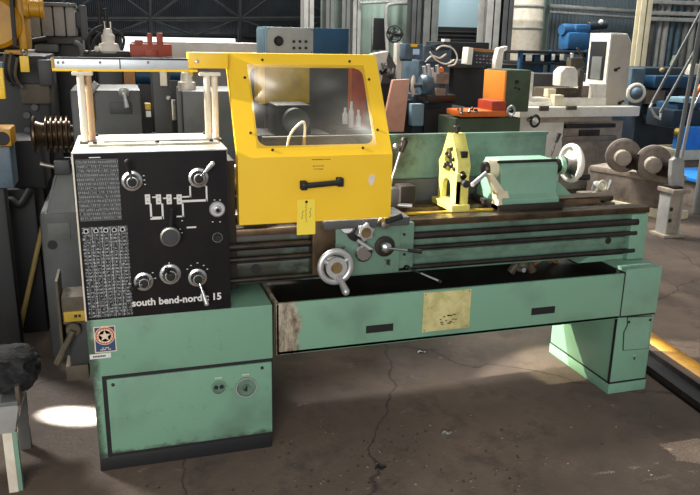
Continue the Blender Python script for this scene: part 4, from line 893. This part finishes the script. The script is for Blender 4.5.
# ================================================================== MILLING MACHINE
Y = 4.4
t = T('knee_mill', 'blue-grey milling machine with a pendant display behind the green splash guard', 'milling machine', A(430, 90, Y).xy.to_3d())
m = mb(); m.pb(412, 94, 452, 140, Y+.1, .5, 'navy', .02, 0); m.pb(418, 60, 450, 96, Y+.15, .5, 'bluegrey', .03); m.pb(440, 45, 452, 60, Y+.1, .3, 'bluegrey', .02); part('column', m, t)
m = mb(); c = A(433, 85, Y); s = S(1, c)
m.rev([(0, 9*s), (4*s, 12*s), (16*s, 12*s), (20*s, 9*s), (24*s, 8*s), (24*s, 0)], (c.x-14*s, Y, c.z), (1, -.1, 0), 'bluegrey', 28); part('motor_head', m, t)
m = mb(); c2 = A(413, 86, Y-.2); m.tor(c2, (1, -.5, 0), 9*s, 1.5*s, 'white', 36, 8); m.rev([(0, 8*s), (3*s, 6*s), (3*s, 0)], c2, (-1, .5, 0), 'charcoal', 24); m.cyl(c2, (c.x-12*s, Y, c.z), 2*s, 'steel'); part('handwheel', m, t, 'white-rimmed handwheel')
m = mb(); m.pb(405, 44, 423, 59.5, Y-.3, .15, 'bluegrey', .01); dp = part('display_box', m, t)
m = mb(); m.pb(413, 49, 419.5, 54.5, Y-.305, .01, 'screen', .001); part('screen', m, dp); m = mb(); m.pb(411, 44, 417.5, 47, Y-.306, .01, 'yellow', .001); part('yellow_label', m, dp)
m = mb(); m.pb(396.5, 43, 402, 82, Y-.1, .1, 'white', .006); m.pb(402, 58, 412, 61, Y-.15, .1, 'navy', .004); part('pendant_arm', m, t, 'white upright arm')
m = mb(); m.pb(424, 46, 450, 62, Y+.05, .2, 'bluegrey', .01); m.pb(435, 44, 450, 50, Y-.05, .15, 'navy', .01); m.cyl(A(442, 70, Y-.1), A(442, 96, Y-.1), 3.2*s, 'darksteel'); m.pb(437, 73, 449, 84, Y-.2, .15, 'rust', .01); m.rev([(0, 3*s), (4*s, 2*s), (5*s, 0)], A(441, 72, Y-.2), (0, 0, 1), 'orange', 16); m.pb(428, 95, 456, 103, Y-.2, .3, 'darksteel', .008); m.pb(436, 88, 446, 96, Y-.2, .2, 'rust', .008); part('spindle_and_vise', m, t, 'rusty spindle with orange cap over a vise')
m = mb()
for q in (((436, 50), (442, 46), (452, 48), (457, 56), (455, 64), (448, 66)), ((430, 52), (436, 60), (446, 64), (454, 60)), ((425, 62), (432, 56), (440, 58), (446, 54))): m.tube([A(*p, Y-.25) for p in q], .008, 'white')
for q in ((424, 66), (428, 64), (432, 68), (437, 65)): m.cyl(A(*q, Y-.2), A(q[0]+1, q[1]+9, Y-.2), .018, 'alum')
part('coolant_pipes', m, t, 'white looping pipes')
m = mb(); m.pb(412, 104, 424, 126, Y-.15, .1, 'blue_pale', .01); m.pb(398, 100, 412, 135, Y-.0, .4, 'charcoal', .01, 0); m.pb(424, 108, 470, 140, Y+.05, .4, 'charcoal', .01, 0); part('knee', m, t)
# fan
t = T('wall_fan', 'dark round fan on a pole above the salmon board', 'fan', A(394, 33, 8.5).xy.to_3d())
c = A(394.5, 34, 8.5); s = S(1, c); ax = (-.75, -1, 0); m = mb(); m.tor(c, ax, 8*s, .7*s, 'charcoal', 32, 6)
for r in (3, 5.2): m.tor(c, ax, r*s, .35*s, 'charcoal', 24, 6)
m.rev([(0, 2.2*s), (2*s, 2*s), (2*s, 0)], c, ax, 'black', 14); part('cage', m, t)
m = mb(); a_ = Vector(ax).normalized(); u = a_.cross(Vector((0, 0, 1))).normalized()
for i in range(5):
    an = 2*PI*i/5; d = u*math.cos(an)+Vector((0, 0, 1))*math.sin(an); p = u*math.cos(an+.5)+Vector((0, 0, 1))*math.sin(an+.5)
    v0, v1, v2, v3 = c+d*s*1.5, c+d*s*7, c+p*s*7, c+p*s*1.5; off = a_*.02; m.hexa([v0, v1, v2, v3, v0+off, v1+off, v2+off+a_*.03, v3+off+a_*.03], 'grey_dark')
part('blades', m, t)
m = mb(); m.cyl(c-a_*.05, c-a_*.4, 2.4*s, 'charcoal'); q = c-a_*.35; m.cyl((q.x, q.y, 0), (q.x, q.y, q.z), .03, 'grey_light'); part('pole', m, t)
# dark press body with control console
t = T('console_machine', 'dark machine with a white-framed slanted control console', 'machine', A(480, 70, 5.6).xy.to_3d())
Y = 5.6; m = mb(); m.pb(443, 42, 489, 66, Y+.8, .6, 'charcoal', .02); m.pb(452, 64, 515, 140, Y+.3, .6, 'charcoal', .02, 0); m.pb(444, 60, 486, 68, Y+.2, .4, 'grey_dark', .02); part('body', m, t)
m = mb(); q = [A(*p, Y) for p in ((468, 48), (495, 50), (493, 66), (467, 64))]; m.prism([(p.x, p.z) for p in q], 'Y', Y, Y+.12, 'navy', .01); cs = part('console', m, t)
m = mb(); q = [A(*p, Y) for p in ((468, 47), (473, 48), (471, 65), (466, 64))]; m.prism([(p.x, p.z) for p in q], 'Y', Y-.02, Y+.14, 'white', .005); q = [A(*p, Y) for p in ((472, 48), (496, 50), (496, 53), (472, 51))]; m.prism([(p.x, p.z) for p in q], 'Y', Y-.02, Y+.14, 'wood_brown', .005); part('console_frame', m, cs)
m = mb()
for r_ in range(3):
    for i in range(5): p = A(477+i*3.4, 55.5+r_*3.4+i*.2, Y-.01); m.box(p.x-.01, p.x+.01, Y-.01, Y, p.z-.006, p.z+.006, ('blue_pale', 'redorange', 'grey_light')[(i+r_) % 3])
part('buttons', m, cs)
m = mb(); q = [A(*p, Y-.2) for p in ((499, 48), (508, 46), (507, 50), (504, 52), (502, 68), (495, 70), (496, 60))]; m.prism([(p.x, p.z) for p in q], 'Y', Y-.2, Y-.1, 'white', .01); m.cyl(A(497, 68, Y-.15), A(498, 92, Y-.1), .03, 'grey'); part('white_arm', m, t)
m = mb(); m.pb(444, 39, 450, 45, Y+.9, .1, 'white', .005); part('junction_box', m, t)
# orange cabinet
Y = 3.6
t = T('orange_machine_tool', 'bright orange cabinet on an orange tray with a dark green side', 'machine', A(490, 100, Y).xy.to_3d())
m = mb(); xo = A(505.5, 88, Y).x; m.box(xo-.02, xo, Y-.01, Y+.42, A(505, 104, Y).z, A(505, 71, Y).z, 'orange_light', .006); part('orange_door', m, t, 'bright orange door')
m = mb(); m.pb(505.5, 70, 530, 112, Y, .42, 'olive', .012); m.rev([(0, .02), (.01, .018), (.01, 0)], A(517, 82, Y), (0, -1, 0), 'charcoal', 14); m.ball(A(515.5, 88, Y), .012, 'charcoal'); m.ball(A(519, 89, Y), .012, 'charcoal'); part('green_housing', m, t)
m = mb(); m.pb(492, 101, 506, 112, Y-.12, .30, 'redorange', .01); m.pb(462, 111, 508, 117, Y-.15, .35, 'orange', .01); part('orange_tray', m, t)
m = mb(); m.tor(A(511, 111, Y-.25), (.3, -1, 0), .045, .012, 'alum', 24, 6); m.rev([(0, .02), (.02, .018), (.02, 0)], A(511, 111, Y-.25), (0, -1, 0), 'charcoal', 14); part('handwheel', m, t)
m = mb(); rn = random.Random(4)
for i in range(9): c = A(458+rn.random()*18, 106+rn.random()*6, Y-.15); m.cyl(c, c+Vector((rn.uniform(-.03, .03), -.02, rn.uniform(-.06, 0))), .012, rn.choice(['steel', 'alum', 'darksteel']))
part('fittings', m, t)
m = mb(); m.pb(455, 118, 520, 140, Y-.05, .4, 'olive', .01, 0); part('base', m, t)
# white round tank
t = T('storage_tank', 'tall off-white cylindrical tank against the back wall', 'tank', A(531, 30, 11.6).xy.to_3d())
a = A(515.5, 30, 11.6); b = A(549, 30, 11.6); r = (b.x-a.x)/2; m = mb(); m.rev([(.0, r), (2.2, r), (2.22, r*1.03), (2.27, r*1.03), (2.29, r), (5, r), (5.3, r*.5), (5.3, 0)], (a.x+r, 11.6+r, 0), (0, 0, 1), 'post', 48); part('tank_body', m, t)
m = mb(); zz = A(531, 6, 11.6).z; m.tor((a.x+r, 11.6+r, zz), (0, 0, 1), r*1.01, .03, 'grey_light', 48, 6); zz = A(531, 28, 11.6).z; m.tor((a.x+r, 11.6+r, zz), (0, 0, 1), r*1.01, .03, 'grey_light', 48, 6); part('bands', m, t)
# rack with tags
Y = 7.0
t = T('storage_rack', 'dark rack shelf carrying the blue machine head', 'rack', A(555, 60, Y).xy.to_3d())
m = mb(); m.pb(518, 51, 590, 54, Y, .8, 'charcoal', .01); m.pb(520, 62, 584, 65, Y, .8, 'charcoal', .01); part('shelves', m, t)
for x in (520, 551, 586): m = mb(); m.pb(x, 50, x+3, 70, Y, .08, 'blue_deep', .005, 0); part('upright', m, t)
for (x, w, y) in ((526, 6, 55), (541, 3, 55), (552, 3, 54), (560, 4, 54)): m = mb(); m.pb(x, y, x+w, y+6, Y-.02, .01, 'white', .001); part('tag', m, t)
m = mb(); m.pb(534, 55, 544, 73, Y+.1, .5, 'blue_deep', .02); m.pb(546, 55, 560, 62, Y+.2, .4, 'navy', .02); part('stored_boxes', m, t)
zr = A(570, 51, Y).z
t = T('blue_machine_head', 'blue machine head lying on the dark rack', 'machine', (A(575, 50, Y).x, Y+.3, zr))
m = mb(); m.pb(568, 32, 592, 50.5, Y+.15, .3, 'blue', .08); m.pb(576, 24, 592, 34, Y+.2, .25, 'blue', .07); c = A(572, 30, Y+.3); s = S(1, c); m.rev([(0, 5*s), (3*s, 6*s), (12*s, 6*s), (12*s, 0)], (c.x-12*s, c.y, c.z), (1, .2, 0), 'blue', 24); m.cyl(A(567, 33, Y+.3), A(565, 50, Y+.3), 4*s, 'blue_deep'); part('casting', m, t)
m = mb(); m.cyl(A(588, 26, Y+.3), A(606, 25, Y+.3), 4*s, 'navy'); m.pb(590, 30, 600, 50.5, Y+.2, .4, 'navy', .03); part('motor', m, t); m = mb(); m.ball(A(601, 22, Y+.1), 2.4*s, 'post'); part('cap', m, t)

# ================================================================== SURFACE GRINDER
Y = 5.0
t = T('surface_grinder', 'off-white surface grinder with a tall glazed hood', 'grinder', A(590, 110, Y).xy.to_3d())
xl, xr = A(607, 70, Y).x, A(629, 70, Y).x; z0, z1 = A(615, 107, Y).z, A(615, 33, Y).z
m = mb(); dpt = .42
m.prism([(xl, z0), (xr, z0), (xr+.01, z0+.35), (xr, z1-.12), (xr-.08, z1), (xl, z1)], 'Y', Y, Y+dpt, 'white', .012)
m.prism([(xl+.02, z0+.03), (xr-.01, z0+.03), (xr-.0, z0+.35), (xr-.01, z1-.13), (xr-.085, z1-.02), (xl+.02, z1-.02)], 'Y', Y-.006, Y+.01, 'hood_tan', .003)
hood = part('hood', m, t)
m = mb(); m.box(xl-.012, xl+.004, Y+.06, Y+dpt-.05, z0+.32, z1-.10, 'charcoal', .006); part('hood_window', m, hood, 'dark glazed opening'); m = mb(); m.box(xl-.02, xl-.01, Y+.1, Y+.3, z0+.33, z0+.6, 'grey_mid', .006); part('wheel_guard', m, hood)
for (x, y) in ((615, 70), (619, 103)): m = mb(); c = A(x, y, Y); m.rev([(0, .022), (.03, .018), (.03, 0)], c, (0, -1, 0), 'charcoal', 12); m.cyl(c, c+Vector((.05, -.03, .03)), .01, 'charcoal'); part('latch_knob', m, hood)
m = mb(); m.pb(593, 84, 606, 108, Y-.02, .6, 'white', .01); m.pb(528, 72, 533, 104, Y-.05, .6, 'white', .01); m.pb(528, 98, 606, 108, Y-.06, .25, 'white', .01); m.pb(554, 95, 563, 116, Y-.15, .1, 'cream', .01); tr_ = part('splash_tray', m, t)
m = mb(); m.pb(533, 74, 600, 100, Y+.5, .4, 'grey_dark', .01); m.pb(546, 88, 578, 98, Y+.05, .3, 'bracket', .01); m.pb(548, 89, 556, 97, Y-.01, .1, 'cream', .01); m.pb(582, 86, 589, 99, Y+.0, .1, 'rust', .01); part('work_table', m, t)
m = mb(); q = [A(*p, Y-.05) for p in ((561, 72), (566, 67), (575, 67), (578, 71), (578, 87), (560, 86))]; m.prism([(p.x, p.z) for p in q], 'Y', Y-.05, Y+.12, 'white', .012); m.pb(579, 70, 584, 86, Y+.0, .15, 'bracket', .008); m.pb(571, 58, 585, 68, Y+.1, .1, 'bracket', .006); m.cyl(A(572, 58, Y+.1), A(572, 53, Y+.1), .02, 'alum'); part('wheel_head', m, t, 'small white wheel head')
m = mb(); m.tube([A(585, 62, Y), A(582, 55, Y), A(577, 48, Y)], .012, 'darksteel'); part('pipe', m, t)
m = mb(); m.pb(520, 107, 640, 117, Y-.25, .7, 'white', .012); m.pb(517, 102, 560, 108, Y-.1, .5, 'white', .01)
m.pb(516, 117, 540, 135, Y-.2, .4, 'white', .01); m.pb(567, 106, 577, 110, Y-.27, .03, 'bracket', .003); m.pb(540, 106, 549, 111, Y-.27, .03, 'bracket', .003); part('saddle', m, t)
m = mb(); m.pb(538, 116, 612, 122, Y-.15, .5, 'rust_light', .01); m.pb(520, 122, 562, 170, Y-.1, .5, 'white', .01, 0); m.pb(562, 121, 620, 182, Y-.05, .7, 'rust_light', .01, 0); m.pb(566, 124, 616, 128, Y-.1, .1, 'darksteel', .01); m.pb(580, 130, 600, 138, Y-.08, .05, 'darksteel', .01); m.pb(561, 136, 617, 141, Y-.1, .1, 'rust', .01); part('base', m, t, 'worn brown-grey base')
c = A(535, 121, Y-.35); m = mb(); s = S(1, c); m.tor(c, (.2, -1, 0), 5.5*s, 1.3*s, 'charcoal', 28, 8); m.rev([(0, 3*s), (3*s, 2*s), (3*s, 0)], c, (.2, -1, 0), 'white', 16); m.cyl(c, c+Vector((0, .2, 0)), 2*s, 'steel'); m.ball(A(531, 117, Y-.45), 1.6*s, 'rubber'); part('handwheel', m, t, 'black handwheel')
c = A(527, 138, Y-.4); m = mb(); m.tor(c, (.2, -1, 0), 5*s, 1.2*s, 'darksteel', 28, 8); m.cyl(c, c+Vector((0, .3, 0)), 2*s, 'steel'); part('handwheel', m, t)
# rusty machine between: small castings right behind bed end
t = T('small_casting', 'small bright casting with two prongs beyond the bed end', 'casting', A(603, 195, 1.6).xy.to_3d())
m = mb(); Y = 1.6; c = A(601, 188, Y); s = S(1, c); m.rev([(0, 5.5*s), (8*s, 6*s), (9*s, 4*s), (9*s, 0)], c+Vector((0, .05, -4*s)), (0, -.5, 1), 'alum', 20); m.tor(c+Vector((0, -.02, 3*s)), (0, -1, .3), 4.5*s, 1.3*s, 'cream', 24, 8); m.cyl(A(607, 190, Y), A(611, 180, Y), 1.5*s, 'alum'); m.cyl(A(595, 192, Y), A(594, 200, Y), 2.5*s, 'cream'); part('body', m, t)
m = mb(); m.pb(592, 196, 612, 202, Y-.02, .2, 'rust', .004, 0); part('stand', m, t)

# ================================================================== ROLLER WHEELS ON BEAM
Y = 3.6
t = T('roller_rail', 'rusty brown beam on a pale lower beam carrying two flanged rollers', 'beam', A(640, 190, Y).xy.to_3d())
def qy(p, Y): return A(*p, Y)
# beam runs along the right, getting nearer towards the photo's right
a = A(588, 170, 4.25); b = A(668, 196, 3.35)
def slab(p, q, z0, z1, w, k, mm):
    d = Vector((q.x-p.x, q.y-p.y, 0)).normalized(); n = Vector((-d.y, d.x, 0))*w; V = lambda v, z: Vector((v.x, v.y, z))
    mm.hexa([V(p, z0), V(q, z0), V(q+n, z0), V(p+n, z0), V(p, z1), V(q, z1), V(q+n, z1), V(p+n, z1)], k, .01)
m = mb(); slab(a, b, A(640, 208, 3.6).z, A(640, 176, 3.6).z, .3, 'rust', m); slab(a-Vector((.0, .02, 0)), b-Vector((0, .02, 0)), A(640, 180, 3.6).z, A(640, 176, 3.6).z+.02, .32, 'rust_light', m); part('upper_beam', m, t)
m = mb(); a2 = a+Vector((.05, -.15, 0)); b2 = b+Vector((-.05, -.15, 0)); zz = A(640, 208, 3.5).z; slab(a2, b2, zz-.16, zz, .3, 'cream', m); part('lower_beam', m, t, 'pale lower beam')
m = mb(); slab(a+Vector((.1, .1, 0)), a+Vector((.3, 0, 0)), 0, zz-.15, .3, 'rust', m); slab(b+Vector((-.3, .1, 0)), b+Vector((-.1, .05, 0)), 0, zz-.15, .3, 'rust', m); part('feet', m, t)
for (x, y, r, YY, lb) in ((624, 156, 17, 3.75, 'rusty flanged roller nearer the surface grinder, on the brown beam'), (654, 163, 17.5, 3.5, 'rusty flanged roller nearer the blue lathe, on the brown beam')):
    c = A(x, y, YY); s = S(1, c); w = T('flanged_roller', lb, 'roller', (c.x, c.y, c.z-r*s), 'two rusty rollers on the brown beam')
    ax = Vector((-.45, -1, 0)).normalized(); m = mb(); m.rev([(-7*s, r*s*.98), (-6*s, r*s), (-2*s, r*s), (-1*s, r*.92*s), (0, r*.8*s), (.5*s, r*.5*s), (2*s, r*.42*s), (2*s, 0)], c, ax, 'rust', 40); part('flange', m, w)
    m = mb(); m.rev([(0, r*.45*s), (9*s, r*.45*s), (10*s, r*.36*s), (10*s, 0)], c-Vector((3*s, 0, 1*s))+ax*1*s, ax, 'rust_light', 28); part('hub', m, w)
    m = mb(); e = c+Vector((5*s, -.02, -3*s)); m.box(e.x-2.4*s, e.x+2.4*s, e.y-.16, e.y+.05, e.z-9*s, e.z+7*s, 'darksteel', .01); part('bearing_block', m, w)
# steel pedestal with clevis and two bars
c = FL(674, 238); Y = c.y
t = thing('steel_pedestal', 'grey I-shaped steel pedestal right of the rollers', 'pedestal', (c.x, c.y, 0))
s = S(1, c); w = 11*s; h = A(672, 191, Y).z; ang = Matrix.Rotation(.35, 3, 'Z')
m = mb()
m.box(c.x-w*1.15, c.x+w*1.15, Y, Y+w*2.0, 0, .03, 'rust_light', .005)
m.box(c.x-w*.75, c.x-w*.60, Y+.03, Y+w*1.7, .03, h, 'grey_light', .003); m.box(c.x+w*.60, c.x+w*.75, Y+.03, Y+w*1.7, .03, h, 'grey_light', .003); m.box(c.x-w*.7, c.x+w*.7, Y+w*.5, Y+w*.7, .03, h, 'rust_light', .003)
m.box(c.x-w*.95, c.x+w*.95, Y-.02, Y+w*1.9, h-.03, h+.01, 'rust_light', .005); part('column', m, t)
m = mb()
for z in (.18, .30): m.cyl((c.x-w*.62, Y+w*.3, h*z*2), (c.x-w*.40, Y+w*.3, h*z*2), .018, 'darksteel')
part('bolts', m, t)
m = mb(); e0 = A(669, 187, Y+.1); e1 = A(671, 157, Y+.1); ww = 4.5*s; q = [A(*p, Y+.1) for p in ((671, 186), (683, 186), (683, 160), (677, 156), (671, 160), (670, 176))]; m.prism([(p.x, p.z) for p in q], 'Y', Y+.08, Y+.13, 'grey_light', .004); m.box(c.x-w*.6, c.x+w*.4, Y+.02, Y+.2, h, h+.03, 'darksteel', .005); part('clevis', m, t)
for i, (p, q, k, r) in enumerate((((676, 160), (694, 60), 'grey_mid', 2.0), ((681, 160), (705, 45), 'grey_light', 1.6))):
    m = mb(); a = A(*p, Y+.1); b = A(*q, Y+.0); m.cyl(a, a+(b-a)*1.9, r*s, k); solo('steel_bar', m, ('thicker grey steel bar rising from the pedestal clevis, the left one', 'thinner pale steel bar rising from the pedestal clevis, the right one')[i], 'bar', 'two bars rising from the pedestal')
Y2 = Y+.8
t = T('lifting_arm', 'long double-tube arm slanting up to the right edge, with a bent hook end', 'arm', A(655, 112, Y2).xy.to_3d())
for (p, q, r) in (((652, 103), (706, 2), 1.4), ((660, 113), (712, 20), 1.4)):
    m = mb(); a = A(*p, Y2); b = A(*q, Y2); m.cyl(a, a+(b-a)*1.6, S(r, a), 'grey_mid'); part('tube', m, t)
m = mb(); m.tube([A(652, 103, Y2), A(650, 107, Y2), A(655, 116, Y2), A(660, 119, Y2), A(661, 113, Y2)], .014, 'alum', sub=1); part('hook', m, t)
m = mb(); q = A(652, 103, Y2)+(A(706, 2, Y2)-A(652, 103, Y2))*1.6; m.cyl((q.x, Y2+.02, 0), (q.x, Y2+.02, q.z+.3), .05, 'grey_mid'); part('mast', m, t)
# ================================================================== BLUE LATHE, RIGHT
Y = 6.0
t = T('blue_lathe', 'dark blue lathe behind the rollers at the right', 'lathe', A(660, 110, Y).xy.to_3d())
m = mb(); m.pb(630, 68, 644, 110, Y, .4, 'bluegrey', .03); m.pb(640, 68, 700, 84, Y+.2, .7, 'navy', .02); m.pb(636, 82, 720, 150, Y+.25, .8, 'navy', .02, 0); part('headstock', m, t)
m = mb(); c = A(636, 93, Y-.1); s = S(1, c); m.tor(c, (-.3, -1, 0), 8*s, 2*s, 'white', 36, 8); m.rev([(0, 7*s), (4*s, 5*s), (6*s, 2*s), (6*s, 0)], c, (-.3, -1, 0), 'bluegrey', 28); m.cyl(c, c+Vector((.0, .3, 0)), 4*s, 'grey'); part('pulley', m, t, 'white-rimmed pulley')
m = mb(); m.pb(655, 76, 705, 88, Y-.1, .3, 'blue_deep', .02); m.pb(646, 90, 665, 104, Y+.05, .3, 'rust', .02); m.pb(690, 64, 700, 75, Y-.05, .1, 'post', .01); m.rev([(0, 3*s), (4*s, 3*s), (4*s, 0)], A(690, 61, Y), (0, -1, 0), 'cream', 16); m.cyl(A(672, 66, Y+.1), A(676, 56, Y+.1), 3*s, 'olive'); m.ball(A(662, 70, Y), 2.5*s, 'wood'); part('carriage', m, t)
m = mb(); rn = random.Random(8)
for i in range(26): c = A(640+rn.random()*60, 84+rn.random()*40, Y-.0); m.pb
for i in range(22): x = 642+rn.random()*50; y = 88+rn.random()*36; m.pb(x, y, x+3+rn.random()*8, y+2+rn.random()*5, Y+.12, .15, rn.choice(['navy', 'blue_deep', 'charcoal', 'grey_dark', 'bluegrey', 'rust']), .008)
part('fittings', m, t)
t = T('blue_workbench', 'bright blue bench at the right edge of the photo', 'bench', A(690, 170, 3.6).xy.to_3d())
m = mb(); Y = 3.9; a = A(683, 176, Y); zz = a.z; m.box(a.x, a.x+1.6, Y-.3, Y+.5, zz-.04, zz, 'blue_bright', .008); m.box(a.x+.05, a.x+1.6, Y-.2, Y+.5, 0, zz-.04, 'rust', .01); part('top', m, t)
t = T('blue_drive_unit', 'bright blue machine casting above the blue bench', 'machine', A(690, 130, 4.6).xy.to_3d())
Y = 4.6; m = mb(); m.pb(682, 127, 712, 150, Y, .16, 'blue_bright', .02); m.pb(678, 103, 700, 110, Y+.2, .4, 'blue_deep', .02); m.pb(683, 98, 705, 103, Y+.1, .3, 'blue_pale', .01); m.pb(673, 110, 715, 128, Y+.1, .5, 'navy', .03); part('casting', m, t)
m = mb(); m.pb(676, 150, 715, 160, Y-.02, .5, 'cream', .01); m.pb(680, 160, 715, 180, Y+.05, .4, 'rust', .01, 0); m.rev([(0, .05), (.06, .04), (.06, 0)], A(677, 132, Y), (0, -1, 0), 'yellow_dull', 14); part('mount', m, t); m = mb(); m.cyl(A(694, 96, Y-.1), A(703, 84, Y-.1), .03, 'orange'); m.cyl(A(692, 110, Y-.05), A(703, 88, Y-.05), .012, 'alum'); part('orange_lever', m, t)

# ================================================================== FLOOR THINGS, RIGHT AND LEFT
m = mb(); a = FL(652, 360); b = FL(706, 398); d = (b-a).normalized(); n = Vector((d.y, -d.x, 0)); a -= d*.9; b += d*.6
def V(v, z): return Vector((v.x, v.y, z))
m.hexa([V(a, 0), V(b, 0), V(b+n*.14, 0), V(a+n*.14, 0), V(a, .02), V(b, .02), V(b+n*.14, .02), V(a+n*.14, .02)], 'charcoal', .002)
for off in (0, .132): p, q = a+n*off, b+n*off; m.hexa([V(p, 0), V(q, 0), V(q+n*.008, 0), V(p+n*.008, 0), V(p, .05), V(q, .05), V(q+n*.008, .05), V(p+n*.008, .05)], 'darksteel')
solo('floor_channel', m, 'dark steel channel lying on the floor by the yellow line', 'channel')
# trolley at the left front
t = thing('tool_trolley', 'grey-green trolley corner with a bright leg at the lower left', 'trolley', (-.40, .05, 0))
Y = -.05
m = mb(); q = [A(*p, Y) for p in ((-40, 402), (19, 402), (15, 434), (-40, 436))]; m.prism([(p.x, p.z) for p in q], 'Y', Y, Y+.35, 'grey_light', .004); part('side_panel', m, t)
q = A(17, 402, Y); m = mb(); m.box(-.75, q.x+.004, Y-.01, Y+.40, q.z-.01, q.z+.008, 'grey_mid', .003); m.box(q.x-.004, q.x+.012, Y, Y+.40, q.z-.02, q.z+.06, 'bracket', .003); part('tray', m, t)
a = A(8, 433, Y); b = FL(7, 520); m = mb(); x = A(10.5, 440, Y).x; m.box(x-.024, x+.024, Y, Y+.03, 0, a.z, 'green_lit', .002); m.box(x-.026, x+.008, Y-.004, Y+.001, 0, a.z, 'post', .001); part('leg', m, t, 'bright-edged leg')
m = mb(); m.box(x-.022, x+.022, Y+.32, Y+.36, 0, a.z, 'grey_mid', .002); part('leg', m, t)
m = mb(); m.box(-.72, -.68, Y, Y+.03, 0, a.z, 'grey_mid', .002); part('leg', m, t); m = mb(); m.box(-.72, -.68, Y+.32, Y+.35, 0, a.z, 'grey_mid', .002); part('leg', m, t)
zt = q.z+.008
# crumpled dark bag on trolley
b = bmesh.new(); bmesh.ops.create_icosphere(b, subdivisions=4, radius=1)
from mathutils import noise as mn
for v in b.verts:
    p = v.co.copy(); f = 1+.22*mn.noise(p*1.7)+.12*mn.noise(p*4.5+Vector((3, 1, 2))); v.co = Vector((p.x*f*.16, p.y*f*.13, max(p.z*f*.10, -.062)))
m = mb(); m.add(b, 'cloth', Matrix.Translation((A(2, 380, .1).x, Y+.15, zt+.066))); solo('crumpled_bag', m, 'crumpled black bag lying on the trolley at the lower left', 'bag')
# wood sliver
m = mb(); a = FL(18, 432); m.cyl(a+Vector((0, 0, .012)), FL(28, 443)+Vector((0, 0, .010)), .012, 'wood_brown', .006, 8); solo('wood_scrap', m, 'thin brown wood scrap on the floor beside the trolley', 'scrap')
# swarf
m = mb(); rn = random.Random(21)
for i in range(170):
    if i < 120: p = FL(rn.uniform(270, 520), rn.uniform(425, 492))
    else: p = FL(rn.uniform(110, 690), rn.uniform(400, 492))
    s = rn.uniform(.0015, .004); m.box(p.x-s, p.x+s*1.6, p.y-s, p.y+s, 0, s*.8, rn.choice(['rust_light', 'bracket', 'rust', 'bracket']), 0, Matrix.Rotation(rn.random()*3, 3, 'Z'))
o = solo('floor_debris', m, 'scattered metal chips and grit on the floor in front of the lathe', 'debris', kind='stuff')
for i, ((px, py), lb) in enumerate((((421, 353), 'small bright metal scrap on the floor under the chip tray'), ((446, 434), 'bent bright metal strip on the floor in front of the lathe'), ((380, 469), 'small dark swarf knot near the bottom of the photo'))):
    p = FL(px, py); m = mb(); m.tube([p+Vector((-.02, 0, .004)), p+Vector((-.005, .012, .008)), p+Vector((.012, -.004, .005)), p+Vector((.028, .006, .004))], .0035, 'alum' if i < 2 else 'charcoal'); m.tube([p+Vector((-.01, .01, .004)), p+Vector((.005, -.012, .007)), p+Vector((.02, .006, .004))], .003, 'alum' if i == 1 else 'darksteel'); solo('metal_scrap', m, lb, 'scrap', 'loose metal scraps on the floor')

# ================================================================== LIGHT
sc = bpy.context.scene
w = bpy.data.worlds.new('hall_light'); sc.world = w; w.use_nodes = True; bg = w.node_tree.nodes['Background']; bg.inputs[0].default_value = (.90, .95, 1.0, 1); bg.inputs[1].default_value = .31
def lamp(kind, name, loc, to, energy, col=(1, 1, 1), **kw):
    l = bpy.data.lights.new(name, kind); l.energy = energy; l.color = col
    for k, v in kw.items(): setattr(l, k, v)
    o = bpy.data.objects.new(name, l); C.objects.link(o); o.location = loc; o.rotation_euler = (Vector(to)-Vector(loc)).to_track_quat('-Z', 'Y').to_euler(); return o
lamp('SUN', 'roof_daylight', (-5, 6, 10), (0, 0, 0), 3.0, (1, .96, .9), angle=math.radians(9))
lamp('AREA', 'front_fill', (-1.5, -7.5, 2.6), (1.2, 0, 1.0), 330, (1, .98, .95), shape='RECTANGLE', size=4, size_y=3)  # added fill lamp, set low to lift upright front faces over the floor
lamp('AREA', 'partition_fill', (5.5, 6.5, 8), (7, 13, 1), 700, (.95, 1, .98), shape='RECTANGLE', size=6, size_y=3)  # added lamp that brightens the dark partition wall
lamp('AREA', 'right_bay_fill', (1.5, 8.5, 7), (5, 4.5, .8), 900, (1, .97, .92), shape='RECTANGLE', size=4, size_y=3)  # added fill for left faces of grinder and rollers, and the right floor
# low sun through an opening in the left wall
V0 = Vector((-.50, .60, .70)).normalized()
for nm, tgt, cone, e, col in (('sunbeam_guard', (.60, .12, 1.35), 2.6, 6000, (1, .95, .88)), ('sunbeam', FL(74, 416), .62, 50000, (1, .95, .85)), ('sunbeam_tail', (2.46, .42, .15), 2.2, 7000, (1, .93, .62)), ('sunbeam_head', (.25, .2, 1.4), 4.5, 5000, (1, .95, .88)), ('sunbeam_bed', (1.75, .33, 1.1), 5.5, 9000, (1, .95, .88))):
    Vd = {'sunbeam': Vector((-.72, .36, .5)).normalized(), 'sunbeam_head': Vector((-.7, .45, .6)).normalized(), 'sunbeam_guard': Vector((-.85, .12, .4)).normalized(), 'sunbeam_bed': Vector((-.7, .35, .6)).normalized()}.get(nm, V0)
    tgt = Vector(tgt); lamp('SPOT', nm, tgt+Vd*8, tgt, e, col, spot_size=math.radians(cone*2), spot_blend=.15, shadow_soft_size=.03)
sc.view_settings.view_transform = 'Standard'; sc.view_settings.look = 'None'; sc.view_settings.gamma = 1; sc.view_settings.exposure = .08; sc.view_settings.use_curve_mapping = False
